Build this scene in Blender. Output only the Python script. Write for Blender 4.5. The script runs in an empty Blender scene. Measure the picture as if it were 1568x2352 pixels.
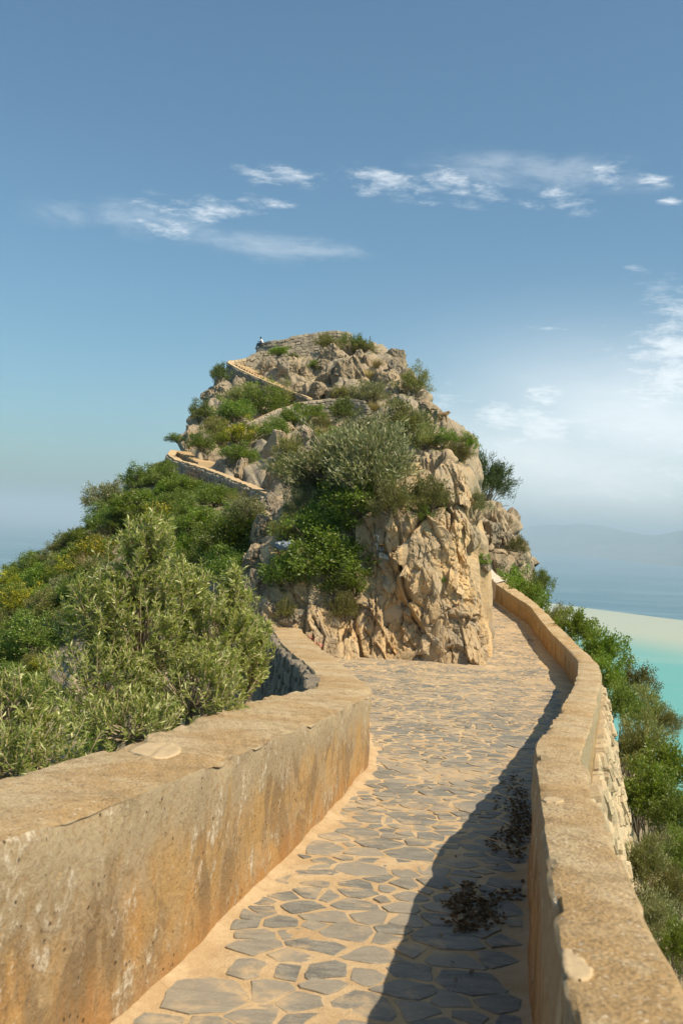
import bpy, bmesh, math, random
import numpy as np
from mathutils import Vector, Matrix
from mathutils.bvhtree import BVHTree

# ------------------------------------------------------------------ camera, world, sun, exposure
SC = bpy.context.scene
COL = SC.collection
F = 2287.0                       # focal length in picture units (a picture 1568 wide, 2352 high)
cd = bpy.data.cameras.new('camera')
cam = bpy.data.objects.new('camera', cd)
COL.objects.link(cam)
cd.sensor_fit = 'VERTICAL'
cd.sensor_height = 36.0
cd.sensor_width = 24.0
cd.lens = 36.0 * F / 2352.0
cd.clip_start = 0.05
cd.clip_end = 400000.0
PITCH = math.atan(31 / F)
ROLL = math.radians(3.1)
CAMR = Matrix.Rotation(math.pi / 2 + PITCH, 3, 'X') @ Matrix.Rotation(ROLL, 3, 'Z')
cam.matrix_world = CAMR.to_4x4()
cd.dof.use_dof = True
cd.dof.focus_distance = 24.0
cd.dof.aperture_fstop = 5.6
SC.camera = cam

SUN_DIR = Vector((0.535, -0.30, 0.79)).normalized()
SUN_EL = math.asin(SUN_DIR.z)
SUN_AZ = math.atan2(SUN_DIR.x, SUN_DIR.y)
sl = bpy.data.lights.new('sun', 'SUN')
sl.energy = 5.0
sl.angle = math.radians(0.53)
sl.color = (1.0, 0.86, 0.66)
so = bpy.data.objects.new('sun', sl)
COL.objects.link(so)
so.rotation_mode = 'QUATERNION'
so.rotation_quaternion = SUN_DIR.to_track_quat('Z', 'Y')
so.location = (30, -20, 60)

vs = SC.view_settings
vs.view_transform = 'Standard'
vs.look = 'None'
vs.exposure = 0.44
vs.gamma = 1.0
vs.use_curve_mapping = False
SC.cycles.use_denoising = True
try:
    SC.cycles.denoiser = 'OPENIMAGEDENOISE'
except Exception:
    pass
SC.cycles.max_bounces = 6
SC.cycles.diffuse_bounces = 3
SC.cycles.glossy_bounces = 2
SC.cycles.transmission_bounces = 3
SC.cycles.transparent_max_bounces = 6
SC.cycles.volume_bounces = 0
SC.cycles.use_adaptive_sampling = True
SC.cycles.adaptive_threshold = 0.015
SC.cycles.sample_clamp_indirect = 6.0


class S:
    """A node socket with arithmetic."""
    def __init__(self, nt, sock): self.nt, self.s = nt, sock
    def _m(self, op, *o, clamp=False):
        n = self.nt.nodes.new('ShaderNodeMath'); n.operation = op; n.use_clamp = clamp
        for i, v in enumerate((self,) + o):
            if isinstance(v, S): self.nt.links.new(v.s, n.inputs[i])
            else: n.inputs[i].default_value = v
        return S(self.nt, n.outputs[0])
    def __add__(self, o): return self._m('ADD', o)
    def __sub__(self, o): return self._m('SUBTRACT', o)
    def __mul__(self, o): return self._m('MULTIPLY', o)
    def __truediv__(self, o): return self._m('DIVIDE', o)
    __radd__ = __add__
    __rmul__ = __mul__
    def __rsub__(self, o): return (self * -1.0) + o
    def abs(self): return self._m('ABSOLUTE')
    def pow(self, e): return self._m('POWER', e)
    def max(self, o): return self._m('MAXIMUM', o)
    def min(self, o): return self._m('MINIMUM', o)
    def clamp(self): return self._m('ADD', 0.0, clamp=True)
    def exp(self): return self._m('EXPONENT')
    def smooth(self, a, b, lo=0.0, hi=1.0):
        n = self.nt.nodes.new('ShaderNodeMapRange'); n.interpolation_type = 'SMOOTHSTEP'
        self.nt.links.new(self.s, n.inputs[0])
        for i, v in enumerate((a, b, lo, hi)): n.inputs[i + 1].default_value = v
        return S(self.nt, n.outputs[0])
    def lin(self, a, b, lo=0.0, hi=1.0):
        n = self.nt.nodes.new('ShaderNodeMapRange'); n.clamp = True
        self.nt.links.new(self.s, n.inputs[0])
        for i, v in enumerate((a, b, lo, hi)): n.inputs[i + 1].default_value = v
        return S(self.nt, n.outputs[0])


def sep(nt, sock):
    n = nt.nodes.new('ShaderNodeSeparateXYZ'); nt.links.new(sock, n.inputs[0])
    return [S(nt, n.outputs[i]) for i in range(3)]


def comb(nt, x, y, z):
    n = nt.nodes.new('ShaderNodeCombineXYZ')
    for i, v in enumerate((x, y, z)):
        if isinstance(v, S): nt.links.new(v.s, n.inputs[i])
        else: n.inputs[i].default_value = v
    return n.outputs[0]


def mapping(nt, vec, scale=(1, 1, 1), rot=(0, 0, 0), loc=(0, 0, 0)):
    n = nt.nodes.new('ShaderNodeMapping')
    nt.links.new(vec, n.inputs[0])
    n.inputs['Scale'].default_value = scale
    n.inputs['Rotation'].default_value = rot
    n.inputs['Location'].default_value = loc
    return n.outputs[0]


def noise(nt, vec, scale=1.0, detail=4.0, rough=0.55, dist=0.0):
    n = nt.nodes.new('ShaderNodeTexNoise')
    nt.links.new(vec, n.inputs['Vector'])
    n.inputs['Scale'].default_value = scale
    n.inputs['Detail'].default_value = detail
    n.inputs['Roughness'].default_value = rough
    n.inputs['Distortion'].default_value = dist
    return S(nt, n.outputs[0])


def voronoi(nt, vec, scale=1.0, feature='F1', rand=1.0):
    n = nt.nodes.new('ShaderNodeTexVoronoi')
    n.feature = feature
    nt.links.new(vec, n.inputs['Vector'])
    n.inputs['Scale'].default_value = scale
    n.inputs['Randomness'].default_value = rand
    return n


def mixc(nt, fac, a, b, mode='MIX'):
    n = nt.nodes.new('ShaderNodeMix'); n.data_type = 'RGBA'; n.blend_type = mode
    if isinstance(fac, S): nt.links.new(fac.s, n.inputs[0])
    else: n.inputs[0].default_value = fac
    for v, i in ((a, 6), (b, 7)):
        if isinstance(v, (tuple, list)): n.inputs[i].default_value = tuple(v[:3]) + (1.0,)
        else: nt.links.new(v, n.inputs[i])
    return n.outputs[2]


# ---- sky with clouds, all by direction
W = bpy.data.worlds.new('World')
SC.world = W
W.use_nodes = True
wt = W.node_tree
wt.nodes.clear()
sky = wt.nodes.new('ShaderNodeTexSky')
sky.sky_type = 'NISHITA'
sky.sun_disc = False
sky.sun_elevation = SUN_EL
sky.sun_rotation = SUN_AZ
sky.altitude = 420.0
sky.air_density = 1.0
sky.dust_density = 2.4
sky.ozone_density = 4.0
SKY_STRENGTH = 0.103


def px_angles(u, v):
    d = CAMR @ Vector(((u - 784) / F, -(v - 1176) / F, -1.0))
    d.normalize()
    return math.atan2(d.x, d.y), math.asin(d.z)


tcw = wt.nodes.new('ShaderNodeTexCoord')
dx, dy, dz = sep(wt, tcw.outputs['Generated'])
az = dx._m('ARCTAN2', dy)
el = dz._m('ARCSINE')
cv = comb(wt, az * 1.0, el * 2.6, 0.0)
n_big = noise(wt, mapping(wt, cv, (3.0, 3.0, 1)), 1.0, 3, 0.5)
n_med = noise(wt, mapping(wt, cv, (13.0, 13.0, 1), (0, 0, 0.25)), 1.0, 8, 0.66, 0.35)
n_fine = noise(wt, mapping(wt, cv, (38.0, 52.0, 1), (0, 0, 0.2)), 1.0, 6, 0.68, 0.35)
tex = n_med * 0.55 + n_fine * 0.45


def blob(u, v, wu, wv, tilt=0.0):
    a, e = px_angles(u, v)
    c, s = math.cos(tilt + ROLL * -1), math.sin(tilt + ROLL * -1)
    X = (az - a) * c + (el - e) * s
    Y = (el - e) * c - (az - a) * s
    q = (X * X) * (1.0 / (wu / F) ** 2) + (Y * Y) * (1.0 / (wv / F) ** 2)
    return (q * -1.0).exp()


def total(lst):
    t = lst[0]
    for b in lst[1:]:
        t = t.max(b)
    return t


puffs = total([
    blob(470, 480, 170, 34, 0.12), blob(345, 515, 90, 24), blob(640, 470, 50, 13),
    blob(1040, 425, 75, 34, -0.35), blob(900, 430, 130, 30, -0.1), blob(1120, 440, 60, 24),
    blob(1290, 450, 80, 26, -0.3), blob(1215, 470, 35, 11), blob(1400, 400, 50, 32),
    blob(1500, 410, 60, 18), blob(1540, 462, 26, 9), blob(1385, 750, 42, 20), blob(1450, 615, 30, 7),
    blob(620, 400, 150, 22), blob(1010, 880, 70, 14), blob(1270, 755, 80, 6)])
veil = total([blob(640, 565, 200, 34), blob(300, 500, 190, 36, 0.1), blob(1240, 400, 260, 40)])
low = total([blob(1520, 930, 190, 110), blob(1260, 915, 90, 42), blob(1450, 1010, 330, 80), blob(1560, 800, 90, 45),
             blob(1250, 980, 300, 90), blob(1620, 900, 280, 200), blob(1400, 1090, 420, 90)])
c1 = (puffs.pow(0.6) * 0.42 + tex * 1.9).smooth(1.14, 1.78) * puffs.smooth(0.02, 0.5)
c2 = (veil * 0.40 + n_med * 1.1 + n_fine * 0.4).smooth(0.75, 1.5) * 0.38 * veil.smooth(0.02, 0.6)
c3 = (low * 0.62 + tex * 1.9).smooth(1.0, 1.72) * 0.85 * low.smooth(0.03, 0.45)
# scattered thin cloud elsewhere round the sky, in the same bands
band = ((el - 0.20) * (el - 0.20) * -70.0).exp()
c4 = (n_big * 0.5 + tex * 0.75 + band * 0.12).smooth(0.80, 1.02) * 0.55
mist = total([blob(1330, 1080, 520, 150), blob(1500, 980, 420, 170)]) * 0.80 * (0.75 + n_med * 0.5)
cloud = (c1.max(c2).max(c3).max(mist).max(c4 * (1.0 - (az - 0.0).abs().smooth(0.45, 0.60, 1.0, 0.0)))).clamp() * el.smooth(-0.02, 0.012)
tint = mixc(wt, 1.0, sky.outputs[0], (0.79, 0.99, 0.92), 'MULTIPLY')
skyc = mixc(wt, cloud * 0.86, tint, (8.6, 8.9, 9.0))
bg = wt.nodes.new('ShaderNodeBackground')
wt.links.new(skyc, bg.inputs[0])
bg.inputs[1].default_value = SKY_STRENGTH
wo = wt.nodes.new('ShaderNodeOutputWorld')
wt.links.new(bg.outputs[0], wo.inputs[0])

# ------------------------------------------------------------------ helpers
def ray(u, v):
    return CAMR @ Vector(((u - 784) / F, -(v - 1176) / F, -1.0))


def at(u, v, y):
    d = ray(u, v)
    return d * (y / d.y)


def to_px(p):
    q = CAMR.transposed() @ Vector(p)
    return 784 + F * q.x / -q.z, 1176 - F * q.y / -q.z


GY = [-12, 0, 10.2, 22, 31, 48, 54, 70]
GZ = [-0.7, -1.65, -2.5, -3.18, -3.15, -2.43, -2.0, -1.6]


def g(y):
    return float(np.interp(y, GY, GZ))


def on_surf(u, v, h, lo=0.6, hi=60.0):
    """point of the pixel's ray on the surface z = ground + h(y)"""
    d = ray(u, v)
    d = d / d.y
    f = lambda y: d.z * y - (g(y) + h(y))
    ys = np.linspace(lo, hi, 600)
    prev = f(ys[0])
    for a, b in zip(ys[:-1], ys[1:]):
        cur = f(b)
        if (prev > 0) != (cur > 0):
            for _ in range(40):
                m = (a + b) / 2
                if (f(m) > 0) == (prev > 0): a = m
                else: b = m
            return d * a
        prev = cur
    return d * hi


U32 = np.uint32


def _h(ix, iy, iz, seed):
    h = (ix.astype(np.int64) * 374761393 + iy.astype(np.int64) * 668265263 + iz.astype(np.int64) * 1274126177 + seed * 974634777) & 0xffffffff
    h = ((h ^ (h >> 13)) * 1274126177) & 0xffffffff
    h = ((h ^ (h >> 16)) * 2246822519) & 0xffffffff
    return (h ^ (h >> 15)) & 0xffffffff


def _r(h, k):
    h = ((h + k * 2654435769) * 2246822519) & 0xffffffff
    h = ((h ^ (h >> 13)) * 3266489917) & 0xffffffff
    return ((h ^ (h >> 16)) & 0xffffff) / float(0x1000000)


def vnoise(p, seed=0):
    p = np.asarray(p, float)
    i = np.floor(p).astype(np.int64)
    f = p - i
    f = f * f * (3 - 2 * f)
    out = 0
    for a in (0, 1):
        for b in (0, 1):
            for c in (0, 1):
                w = (f[:, 0] if a else 1 - f[:, 0]) * (f[:, 1] if b else 1 - f[:, 1]) * (f[:, 2] if c else 1 - f[:, 2])
                out = out + w * _r(_h(i[:, 0] + a, i[:, 1] + b, i[:, 2] + c, seed), 1)
    return out * 2 - 1


def fbm(p, seed=0, octv=4, gain=0.5):
    p = np.asarray(p, float)
    s, a = 0, 1.0
    for k in range(octv):
        s = s + a * vnoise(p * (2.03 ** k) + 17.3 * k, seed + k)
        a *= gain
    return s


def facets(p, seed=0, tilt=1.0):
    """blocky fractured relief: every cell a tilted plane; returns relief and distance to the joint"""
    i = np.floor(p).astype(np.int64)
    n = len(p)
    f1 = np.full(n, 9.0); f2 = np.full(n, 9.0); val = np.zeros(n)
    for a in (-1, 0, 1):
        for b in (-1, 0, 1):
            for c in (-1, 0, 1):
                h = _h(i[:, 0] + a, i[:, 1] + b, i[:, 2] + c, seed)
                dx_ = i[:, 0] + a + _r(h, 1) - p[:, 0]
                dy_ = i[:, 1] + b + _r(h, 2) - p[:, 1]
                dz_ = i[:, 2] + c + _r(h, 3) - p[:, 2]
                d = np.sqrt(dx_ * dx_ + dy_ * dy_ + dz_ * dz_)
                near = d < f1
                f2 = np.where(near, f1, np.minimum(f2, d))
                v = (_r(h, 4) - 0.5) + tilt * ((_r(h, 5) - .5) * dx_ + (_r(h, 6) - .5) * dy_ + (_r(h, 7) - .5) * dz_) * 2
                val = np.where(near, v, val)
                f1 = np.where(near, d, f1)
    return val, f2 - f1


def mesh_np(name, verts, faces, mat=None, parent=None, smooth=True, mats=None, mat_idx=None):
    me = bpy.data.meshes.new(name)
    verts = np.asarray(verts, np.float32)
    faces = np.asarray(faces, np.int32)
    k = faces.shape[1]
    me.vertices.add(len(verts)); me.vertices.foreach_set('co', verts.ravel())
    me.loops.add(faces.size); me.loops.foreach_set('vertex_index', faces.ravel())
    me.polygons.add(len(faces))
    me.polygons.foreach_set('loop_start', np.arange(0, faces.size, k, dtype=np.int32))
    me.polygons.foreach_set('loop_total', np.full(len(faces), k, np.int32))
    me.polygons.foreach_set('use_smooth', np.full(len(faces), smooth))
    for m in (mats or ([mat] if mat else [])):
        me.materials.append(m)
    if mat_idx is not None:
        me.polygons.foreach_set('material_index', np.asarray(mat_idx, np.int32))
    me.update(calc_edges=True)
    o = bpy.data.objects.new(name, me)
    COL.objects.link(o)
    if parent: o.parent = parent
    return o


def mesh_py(name, verts, faces, mat=None, parent=None, smooth=False):
    me = bpy.data.meshes.new(name)
    me.from_pydata([tuple(v) for v in verts], [], faces)
    if mat: me.materials.append(mat)
    if smooth:
        me.polygons.foreach_set('use_smooth', [True] * len(me.polygons))
    me.update()
    o = bpy.data.objects.new(name, me)
    COL.objects.link(o)
    if parent: o.parent = parent
    return o


def grid_faces(nr, nc, wrap=False):
    r = np.arange(nr - 1)[:, None]
    c = np.arange(nc if wrap else nc - 1)[None, :]
    a = r * nc + c
    b = r * nc + (c + 1) % nc
    return np.stack([a, b, b + nc, a + nc], -1).reshape(-1, 4)


def empty(name, loc=(0, 0, 0), rz=0.0):
    o = bpy.data.objects.new(name, None)
    o.empty_display_size = 0.2
    o.location = loc
    o.rotation_euler = (0, 0, rz)
    COL.objects.link(o)
    return o


def tag(o, label, cat, group=None):
    o['label'] = label
    o['category'] = cat
    if group: o['group'] = group
    return o


def kind(o, k):
    o['kind'] = k
    return o


def link_copy(o, name, parent, loc, rot, scale):
    c = o.copy()
    c.name = name
    COL.objects.link(c)
    c.parent = parent
    c.location = loc
    c.rotation_euler = rot
    c.scale = scale
    return c


def tube(pts, radii, n=6):
    """verts, faces of a tapered tube"""
    V, Q = [], []
    pts = [Vector(p) for p in pts]
    for i, p in enumerate(pts):
        t = (pts[min(i + 1, len(pts) - 1)] - pts[max(i - 1, 0)]).normalized()
        a = t.orthogonal().normalized()
        if i and abs(pa.dot(t)) < 0.95:
            a = (pa - t * pa.dot(t)).normalized()
        pa = a
        b = t.cross(a)
        for k in range(n):
            an = 2 * math.pi * k / n
            V.append(p + (a * math.cos(an) + b * math.sin(an)) * radii[i])
    for i in range(len(pts) - 1):
        for k in range(n):
            Q.append((i * n + k, i * n + (k + 1) % n, (i + 1) * n + (k + 1) % n, (i + 1) * n + k))
    Q.append(tuple(range(n))[::-1])
    Q.append(tuple(range((len(pts) - 1) * n, len(pts) * n)))
    return V, Q


def join(parts):
    V, Q = [], []
    for v, q in parts:
        o = len(V)
        V += list(v)
        Q += [tuple(i + o for i in f) for f in q]
    return V, Q


# ------------------------------------------------------------------ materials
def new_mat(name):
    m = bpy.data.materials.new(name)
    m.use_nodes = True
    nt = m.node_tree
    nt.nodes.clear()
    out = nt.nodes.new('ShaderNodeOutputMaterial')
    p = nt.nodes.new('ShaderNodeBsdfPrincipled')
    nt.links.new(p.outputs[0], out.inputs[0])
    tc = nt.nodes.new('ShaderNodeTexCoord')
    return m, nt, p, tc.outputs['Object']


def bump(nt, p, h, strength=0.5, dist=0.02):
    b = nt.nodes.new('ShaderNodeBump')
    b.inputs['Strength'].default_value = strength
    b.inputs['Distance'].default_value = dist
    nt.links.new(h.s, b.inputs['Height'])
    nt.links.new(b.outputs[0], p.inputs['Normal'])


def objrand(nt):
    n = nt.nodes.new('ShaderNodeObjectInfo')
    return S(nt, n.outputs['Random'])


def rock_mat(name, grey, ochre, dark, sc=1.0, ochre_at=0.5, rnd=False):
    m, nt, p, co = new_mat(name)
    if rnd:
        r = objrand(nt)
        geo_ = nt.nodes.new('ShaderNodeNewGeometry')
        x, y, z = sep(nt, geo_.outputs['Position'])
        co = comb(nt, x + r * 0.6, y + r * 0.4, z + r * 0.3)
    big = noise(nt, mapping(nt, co, (0.35 * sc, 0.35 * sc, 0.2 * sc)), 1.0, 5, 0.6, 0.4)
    med = noise(nt, mapping(nt, co, (2.2 * sc, 2.2 * sc, 1.1 * sc), (0.3, 0.5, 0)), 1.0, 6, 0.65, 0.6)
    fine = noise(nt, co, 14 * sc, 6, 0.7)
    streak = noise(nt, mapping(nt, co, (5 * sc, 5 * sc, 0.6 * sc), (0.2, 0.25, 0)), 1.0, 5, 0.6, 0.3)
    k = (big * 0.6 + med * 0.4).smooth(ochre_at - 0.10, ochre_at + 0.12)
    c = mixc(nt, k, grey, ochre)
    c = mixc(nt, fine.smooth(0.35, 0.75) * 0.45, c, tuple(min(1, v * 1.35) for v in grey))
    c = mixc(nt, streak.smooth(0.50, 0.70) * 0.65, c, dark)
    c = mixc(nt, (med * 0.5 + fine * 0.5).smooth(0.60, 0.74) * 0.5, c, tuple(v * 0.55 for v in dark))
    edge = voronoi(nt, mapping(nt, co, (1.6 * sc, 1.6 * sc, 0.8 * sc), (0.25, 0.35, 0.1)), 1.0, 'DISTANCE_TO_EDGE')
    e = S(nt, edge.outputs['Distance'])
    n2 = noise(nt, co, 5 * sc, 4, 0.6)
    crack = (e + (n2 - 0.5) * 0.10).smooth(0.0, 0.035)
    gate = med.smooth(0.48, 0.6)
    c = mixc(nt, (1.0 - crack) * gate * 0.7, c, tuple(v * 0.35 for v in dark))
    if rnd:
        hs = nt.nodes.new('ShaderNodeHueSaturation')
        nt.links.new(c, hs.inputs['Color'])
        nt.links.new(r.lin(0, 1, 0.82, 1.15).s, hs.inputs['Value'])
        c = hs.outputs[0]
    nt.links.new(c, p.inputs['Base Color'])
    p.inputs['Roughness'].default_value = 0.92
    p.inputs['Specular IOR Level'].default_value = 0.2
    hgt = fine * 0.45 + med * 0.9 + streak * 0.35 + crack * gate * 0.35
    bump(nt, p, hgt, 0.9, 0.035 / sc)
    return m


M = {}
M['cliff'] = rock_mat('cliff_limestone', (0.31, 0.255, 0.18), (0.50, 0.345, 0.175), (0.20, 0.155, 0.10), 1.4, 0.45, True)
M['crag'] = rock_mat('crag_limestone', (0.245, 0.212, 0.16), (0.35, 0.262, 0.16), (0.10, 0.09, 0.072), 0.8, 0.50)
M['boulder'] = rock_mat('boulder_limestone', (0.22, 0.19, 0.142), (0.335, 0.25, 0.15), (0.075, 0.066, 0.052), 0.7, 0.47, True)


def hill_mat():
    """limestone with thin soil, dry grass and moss lying on the flatter ground"""
    m = M['crag'].copy()
    m.name = 'hill_ground'
    nt = m.node_tree
    p = [n for n in nt.nodes if n.type == 'BSDF_PRINCIPLED'][0]
    old = p.inputs['Base Color'].links[0].from_socket
    geo = nt.nodes.new('ShaderNodeNewGeometry')
    at_ = nt.nodes.new('ShaderNodeAttribute'); at_.attribute_name = 'ochre'
    k = S(nt, at_.outputs['Fac'])
    x, y, z = sep(nt, geo.outputs['True Normal'])
    tc = [n for n in nt.nodes if n.type == 'TEX_COORD'][0].outputs['Object']
    n = noise(nt, tc, 1.7, 5, 0.65)
    n2 = noise(nt, tc, 0.5, 3, 0.5)
    soil = mixc(nt, n.smooth(0.4, 0.62), (0.17, 0.13, 0.075), (0.10, 0.115, 0.04))
    f = (z + (n - 0.5) * 0.5).smooth(0.80, 0.95) * n2.smooth(0.38, 0.5) * (1.0 - k)
    base = mixc(nt, f, old, soil)
    # iron-stained lower cliff: the quarried face by the path is ochre
    n3 = noise(nt, mapping(nt, tc, (0.9, 0.9, 0.5), (0.2, 0.3, 0)), 1.0, 6, 0.62, 0.5)
    n4 = noise(nt, tc, 9.0, 5, 0.7)
    och = mixc(nt, (n3 * 0.7 + n4 * 0.3).smooth(0.38, 0.6), (0.31, 0.25, 0.17), (0.52, 0.355, 0.175))
    och = mixc(nt, n4.smooth(0.50, 0.70) * 0.7, och, (0.22, 0.17, 0.11))
    n6 = noise(nt, mapping(nt, tc, (3.2, 3.2, 0.9), (0.2, 0.4, 0)), 1.0, 6, 0.68, 0.6)
    och = mixc(nt, n6.smooth(0.54, 0.66) * 0.75, och, (0.235, 0.205, 0.16))
    och = mixc(nt, n6.smooth(0.30, 0.42, 0.6, 0.0), och, (0.58, 0.46, 0.30))
    base = mixc(nt, k * (n2 * 0.4 + n3 * 0.6).smooth(0.30, 0.46), base, och)
    nt.links.new(base, p.inputs['Base Color'])
    return m


M['hill'] = hill_mat()


def plaster_mats():
    # sides: ochre lime render, rust stained, patched with lime and pitted
    m, nt, p, co = new_mat('ochre_render')
    big = noise(nt, co, 1.6, 5, 0.62, 0.5)
    med = noise(nt, mapping(nt, co, (5, 5, 3.4)), 1.0, 7, 0.68, 0.5)
    m2 = noise(nt, mapping(nt, co, (3.1, 3.1, 1.5), (0, 0, 0), (7, 3, 1)), 1.0, 7, 0.7, 0.6)
    fine = noise(nt, co, 22, 7, 0.75)
    spk = noise(nt, co, 55, 4, 0.65)
    pit = voronoi(nt, co, 17)
    pd = S(nt, pit.outputs['Distance']) + (fine - 0.5) * 0.25
    c = mixc(nt, big.smooth(0.42, 0.64), (0.42, 0.27, 0.115), (0.37, 0.28, 0.17))
    c = mixc(nt, noise(nt, mapping(nt, co, (2.2, 2.2, 1.4), (0, 0, 0), (3, 9, 4)), 1.0, 7, 0.7, 0.8).smooth(0.48, 0.56) * 0.75, c, (0.21, 0.145, 0.08))
    hat = nt.nodes.new('ShaderNodeAttribute'); hat.attribute_name = 'hgt'
    hh = S(nt, hat.outputs['Fac'])
    c = mixc(nt, m2.smooth(0.50, 0.64) * 0.55, c, (0.47, 0.25, 0.08))
    c = mixc(nt, (hh + (m2 - 0.5) * 1.3 + (med - 0.5) * 0.5).smooth(0.05, 0.42, 0.75, 0.0), c, (0.39, 0.195, 0.065))
    c = mixc(nt, (hh + (m2 - 0.5) * 0.7 + (med - 0.5) * 0.5).smooth(0.66, 0.86) * 0.85, c, (0.36, 0.29, 0.185))
    c = mixc(nt, med.smooth(0.55, 0.66) * 0.6, c, (0.33, 0.26, 0.17))
    c = mixc(nt, (med * 0.35 + m2 * 0.25 + fine * 0.4).smooth(0.54, 0.605) * 0.85, c, (0.60, 0.52, 0.40))
    c = mixc(nt, fine.smooth(0.36, 0.50, 0.55, 0.0), c, (0.26, 0.155, 0.06))
    c = mixc(nt, spk.smooth(0.58, 0.68) * 0.6, c, (0.155, 0.11, 0.065))
    hole = pd.smooth(0.06, 0.16, 1.0, 0.0) * med.smooth(0.45, 0.55)
    c = mixc(nt, hole * 0.8, c, (0.10, 0.07, 0.04))
    nt.links.new(c, p.inputs['Base Color'])
    p.inputs['Roughness'].default_value = 0.95
    p.inputs['Specular IOR Level'].default_value = 0.12
    bump(nt, p, big * 0.4 + med * 0.8 + m2 * 0.5 + fine * 0.5 + spk * 0.15 - hole * 0.6, 0.9, 0.03)
    # tops: weathered grainy concrete
    t, nt, p, co = new_mat('weathered_concrete_top')
    big = noise(nt, co, 1.3, 6, 0.62, 0.4)
    med = noise(nt, co, 5, 7, 0.72, 0.3)
    fine = noise(nt, co, 34, 6, 0.78)
    v = voronoi(nt, co, 70)
    c = mixc(nt, big.smooth(0.38, 0.60), (0.40, 0.265, 0.125), (0.47, 0.36, 0.215))
    c = mixc(nt, med.smooth(0.50, 0.62) * 0.65, c, (0.27, 0.185, 0.095))
    c = mixc(nt, med.smooth(0.32, 0.44, 0.6, 0.0), c, (0.52, 0.42, 0.27))
    c = mixc(nt, fine.smooth(0.50, 0.62) * 0.7, c, (0.21, 0.15, 0.085))
    c = mixc(nt, (noise(nt, co, 48, 4, 0.65)).smooth(0.58, 0.66) * 0.7, c, (0.60, 0.51, 0.38))
    crk = voronoi(nt, co, 0.8, 'DISTANCE_TO_EDGE')
    ck = (S(nt, crk.outputs['Distance']) + (fine - 0.5) * 0.02 + (med - 0.5) * 0.08).abs().smooth(0.0, 0.010, 1.0, 0.0)
    c = mixc(nt, ck * med.smooth(0.45, 0.6) * 0.5, c, (0.14, 0.10, 0.06))
    nt.links.new(c, p.inputs['Base Color'])
    p.inputs['Roughness'].default_value = 0.95
    p.inputs['Specular IOR Level'].default_value = 0.12
    bump(nt, p, med * 0.6 + fine * 0.9 + S(nt, v.outputs['Distance']) * 0.4 - ck * 0.15, 0.9, 0.018)
    return m, t


M['render'], M['top'] = plaster_mats()


def simple(name, cols, sc=8.0, rough=0.9, bs=0.4, bd=0.01, spec=0.2, rnd=0.0, metal=0.0):
    """noise blend of two or three colours, per-object brightness variation"""
    m, nt, p, co = new_mat(name)
    if rnd:
        r = objrand(nt)
        x, y, z = sep(nt, co)
        co = comb(nt, x + r * 91.0, y + r * 53.0, z)
    a = noise(nt, co, sc, 6, 0.65, 0.3)
    b = noise(nt, co, sc * 4.3, 5, 0.7)
    c = mixc(nt, a.smooth(0.38, 0.62), cols[0], cols[1])
    if len(cols) > 2:
        c = mixc(nt, (a * 0.4 + b * 0.6).smooth(0.52, 0.66) * 0.8, c, cols[2])
    if rnd:
        h = nt.nodes.new('ShaderNodeHueSaturation')
        nt.links.new(c, h.inputs['Color'])
        nt.links.new(r.lin(0, 1, 1 - rnd, 1 + rnd).s, h.inputs['Value'])
        c = h.outputs[0]
    nt.links.new(c, p.inputs['Base Color'])
    p.inputs['Roughness'].default_value = rough
    p.inputs['Specular IOR Level'].default_value = spec
    p.inputs['Metallic'].default_value = metal
    if bs: bump(nt, p, a * 0.6 + b * 0.6, bs, bd)
    return m


def slate_mat():
    """grey slabs of varied tone, sand trodden over them in drifts"""
    m, nt, p, co = new_mat('grey_slate')
    r = objrand(nt)
    geo = nt.nodes.new('ShaderNodeNewGeometry')
    ri = S(nt, geo.outputs['Random Per Island'])
    w = geo.outputs['Position']
    a = noise(nt, mapping(nt, w, (4, 13, 4), (0, 0, 0.5)), 1.0, 6, 0.68, 0.8)
    b = noise(nt, w, 30, 6, 0.72)
    d = noise(nt, w, 1.5, 5, 0.62, 0.4)
    e = noise(nt, w, 7, 6, 0.7, 0.3)
    x, y, z = sep(nt, w)
    c = mixc(nt, a.smooth(0.38, 0.62), (0.125, 0.122, 0.108), (0.215, 0.203, 0.17))
    c = mixc(nt, (r * 0.5 + ri * 0.5).smooth(0.40, 0.8) * 0.7, c, (0.29, 0.25, 0.19))
    c = mixc(nt, b.smooth(0.55, 0.7) * 0.5, c, (0.36, 0.32, 0.26))
    dust = (d * 0.5 + e * 0.5 + y.lin(4.0, 20.0, 0.0, 0.07)).smooth(0.50, 0.64)
    c = mixc(nt, dust * 0.85, c, (0.45, 0.33, 0.195))
    c = mixc(nt, noise(nt, w, 75, 4, 0.7).smooth(0.56, 0.66) * 0.5, c, (0.42, 0.34, 0.23))
    nt.links.new(c, p.inputs['Base Color'])
    p.inputs['Roughness'].default_value = 0.75
    p.inputs['Specular IOR Level'].default_value = 0.25
    bump(nt, p, a * 0.8 + b * 0.35, 0.8, 0.014)
    return m


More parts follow.
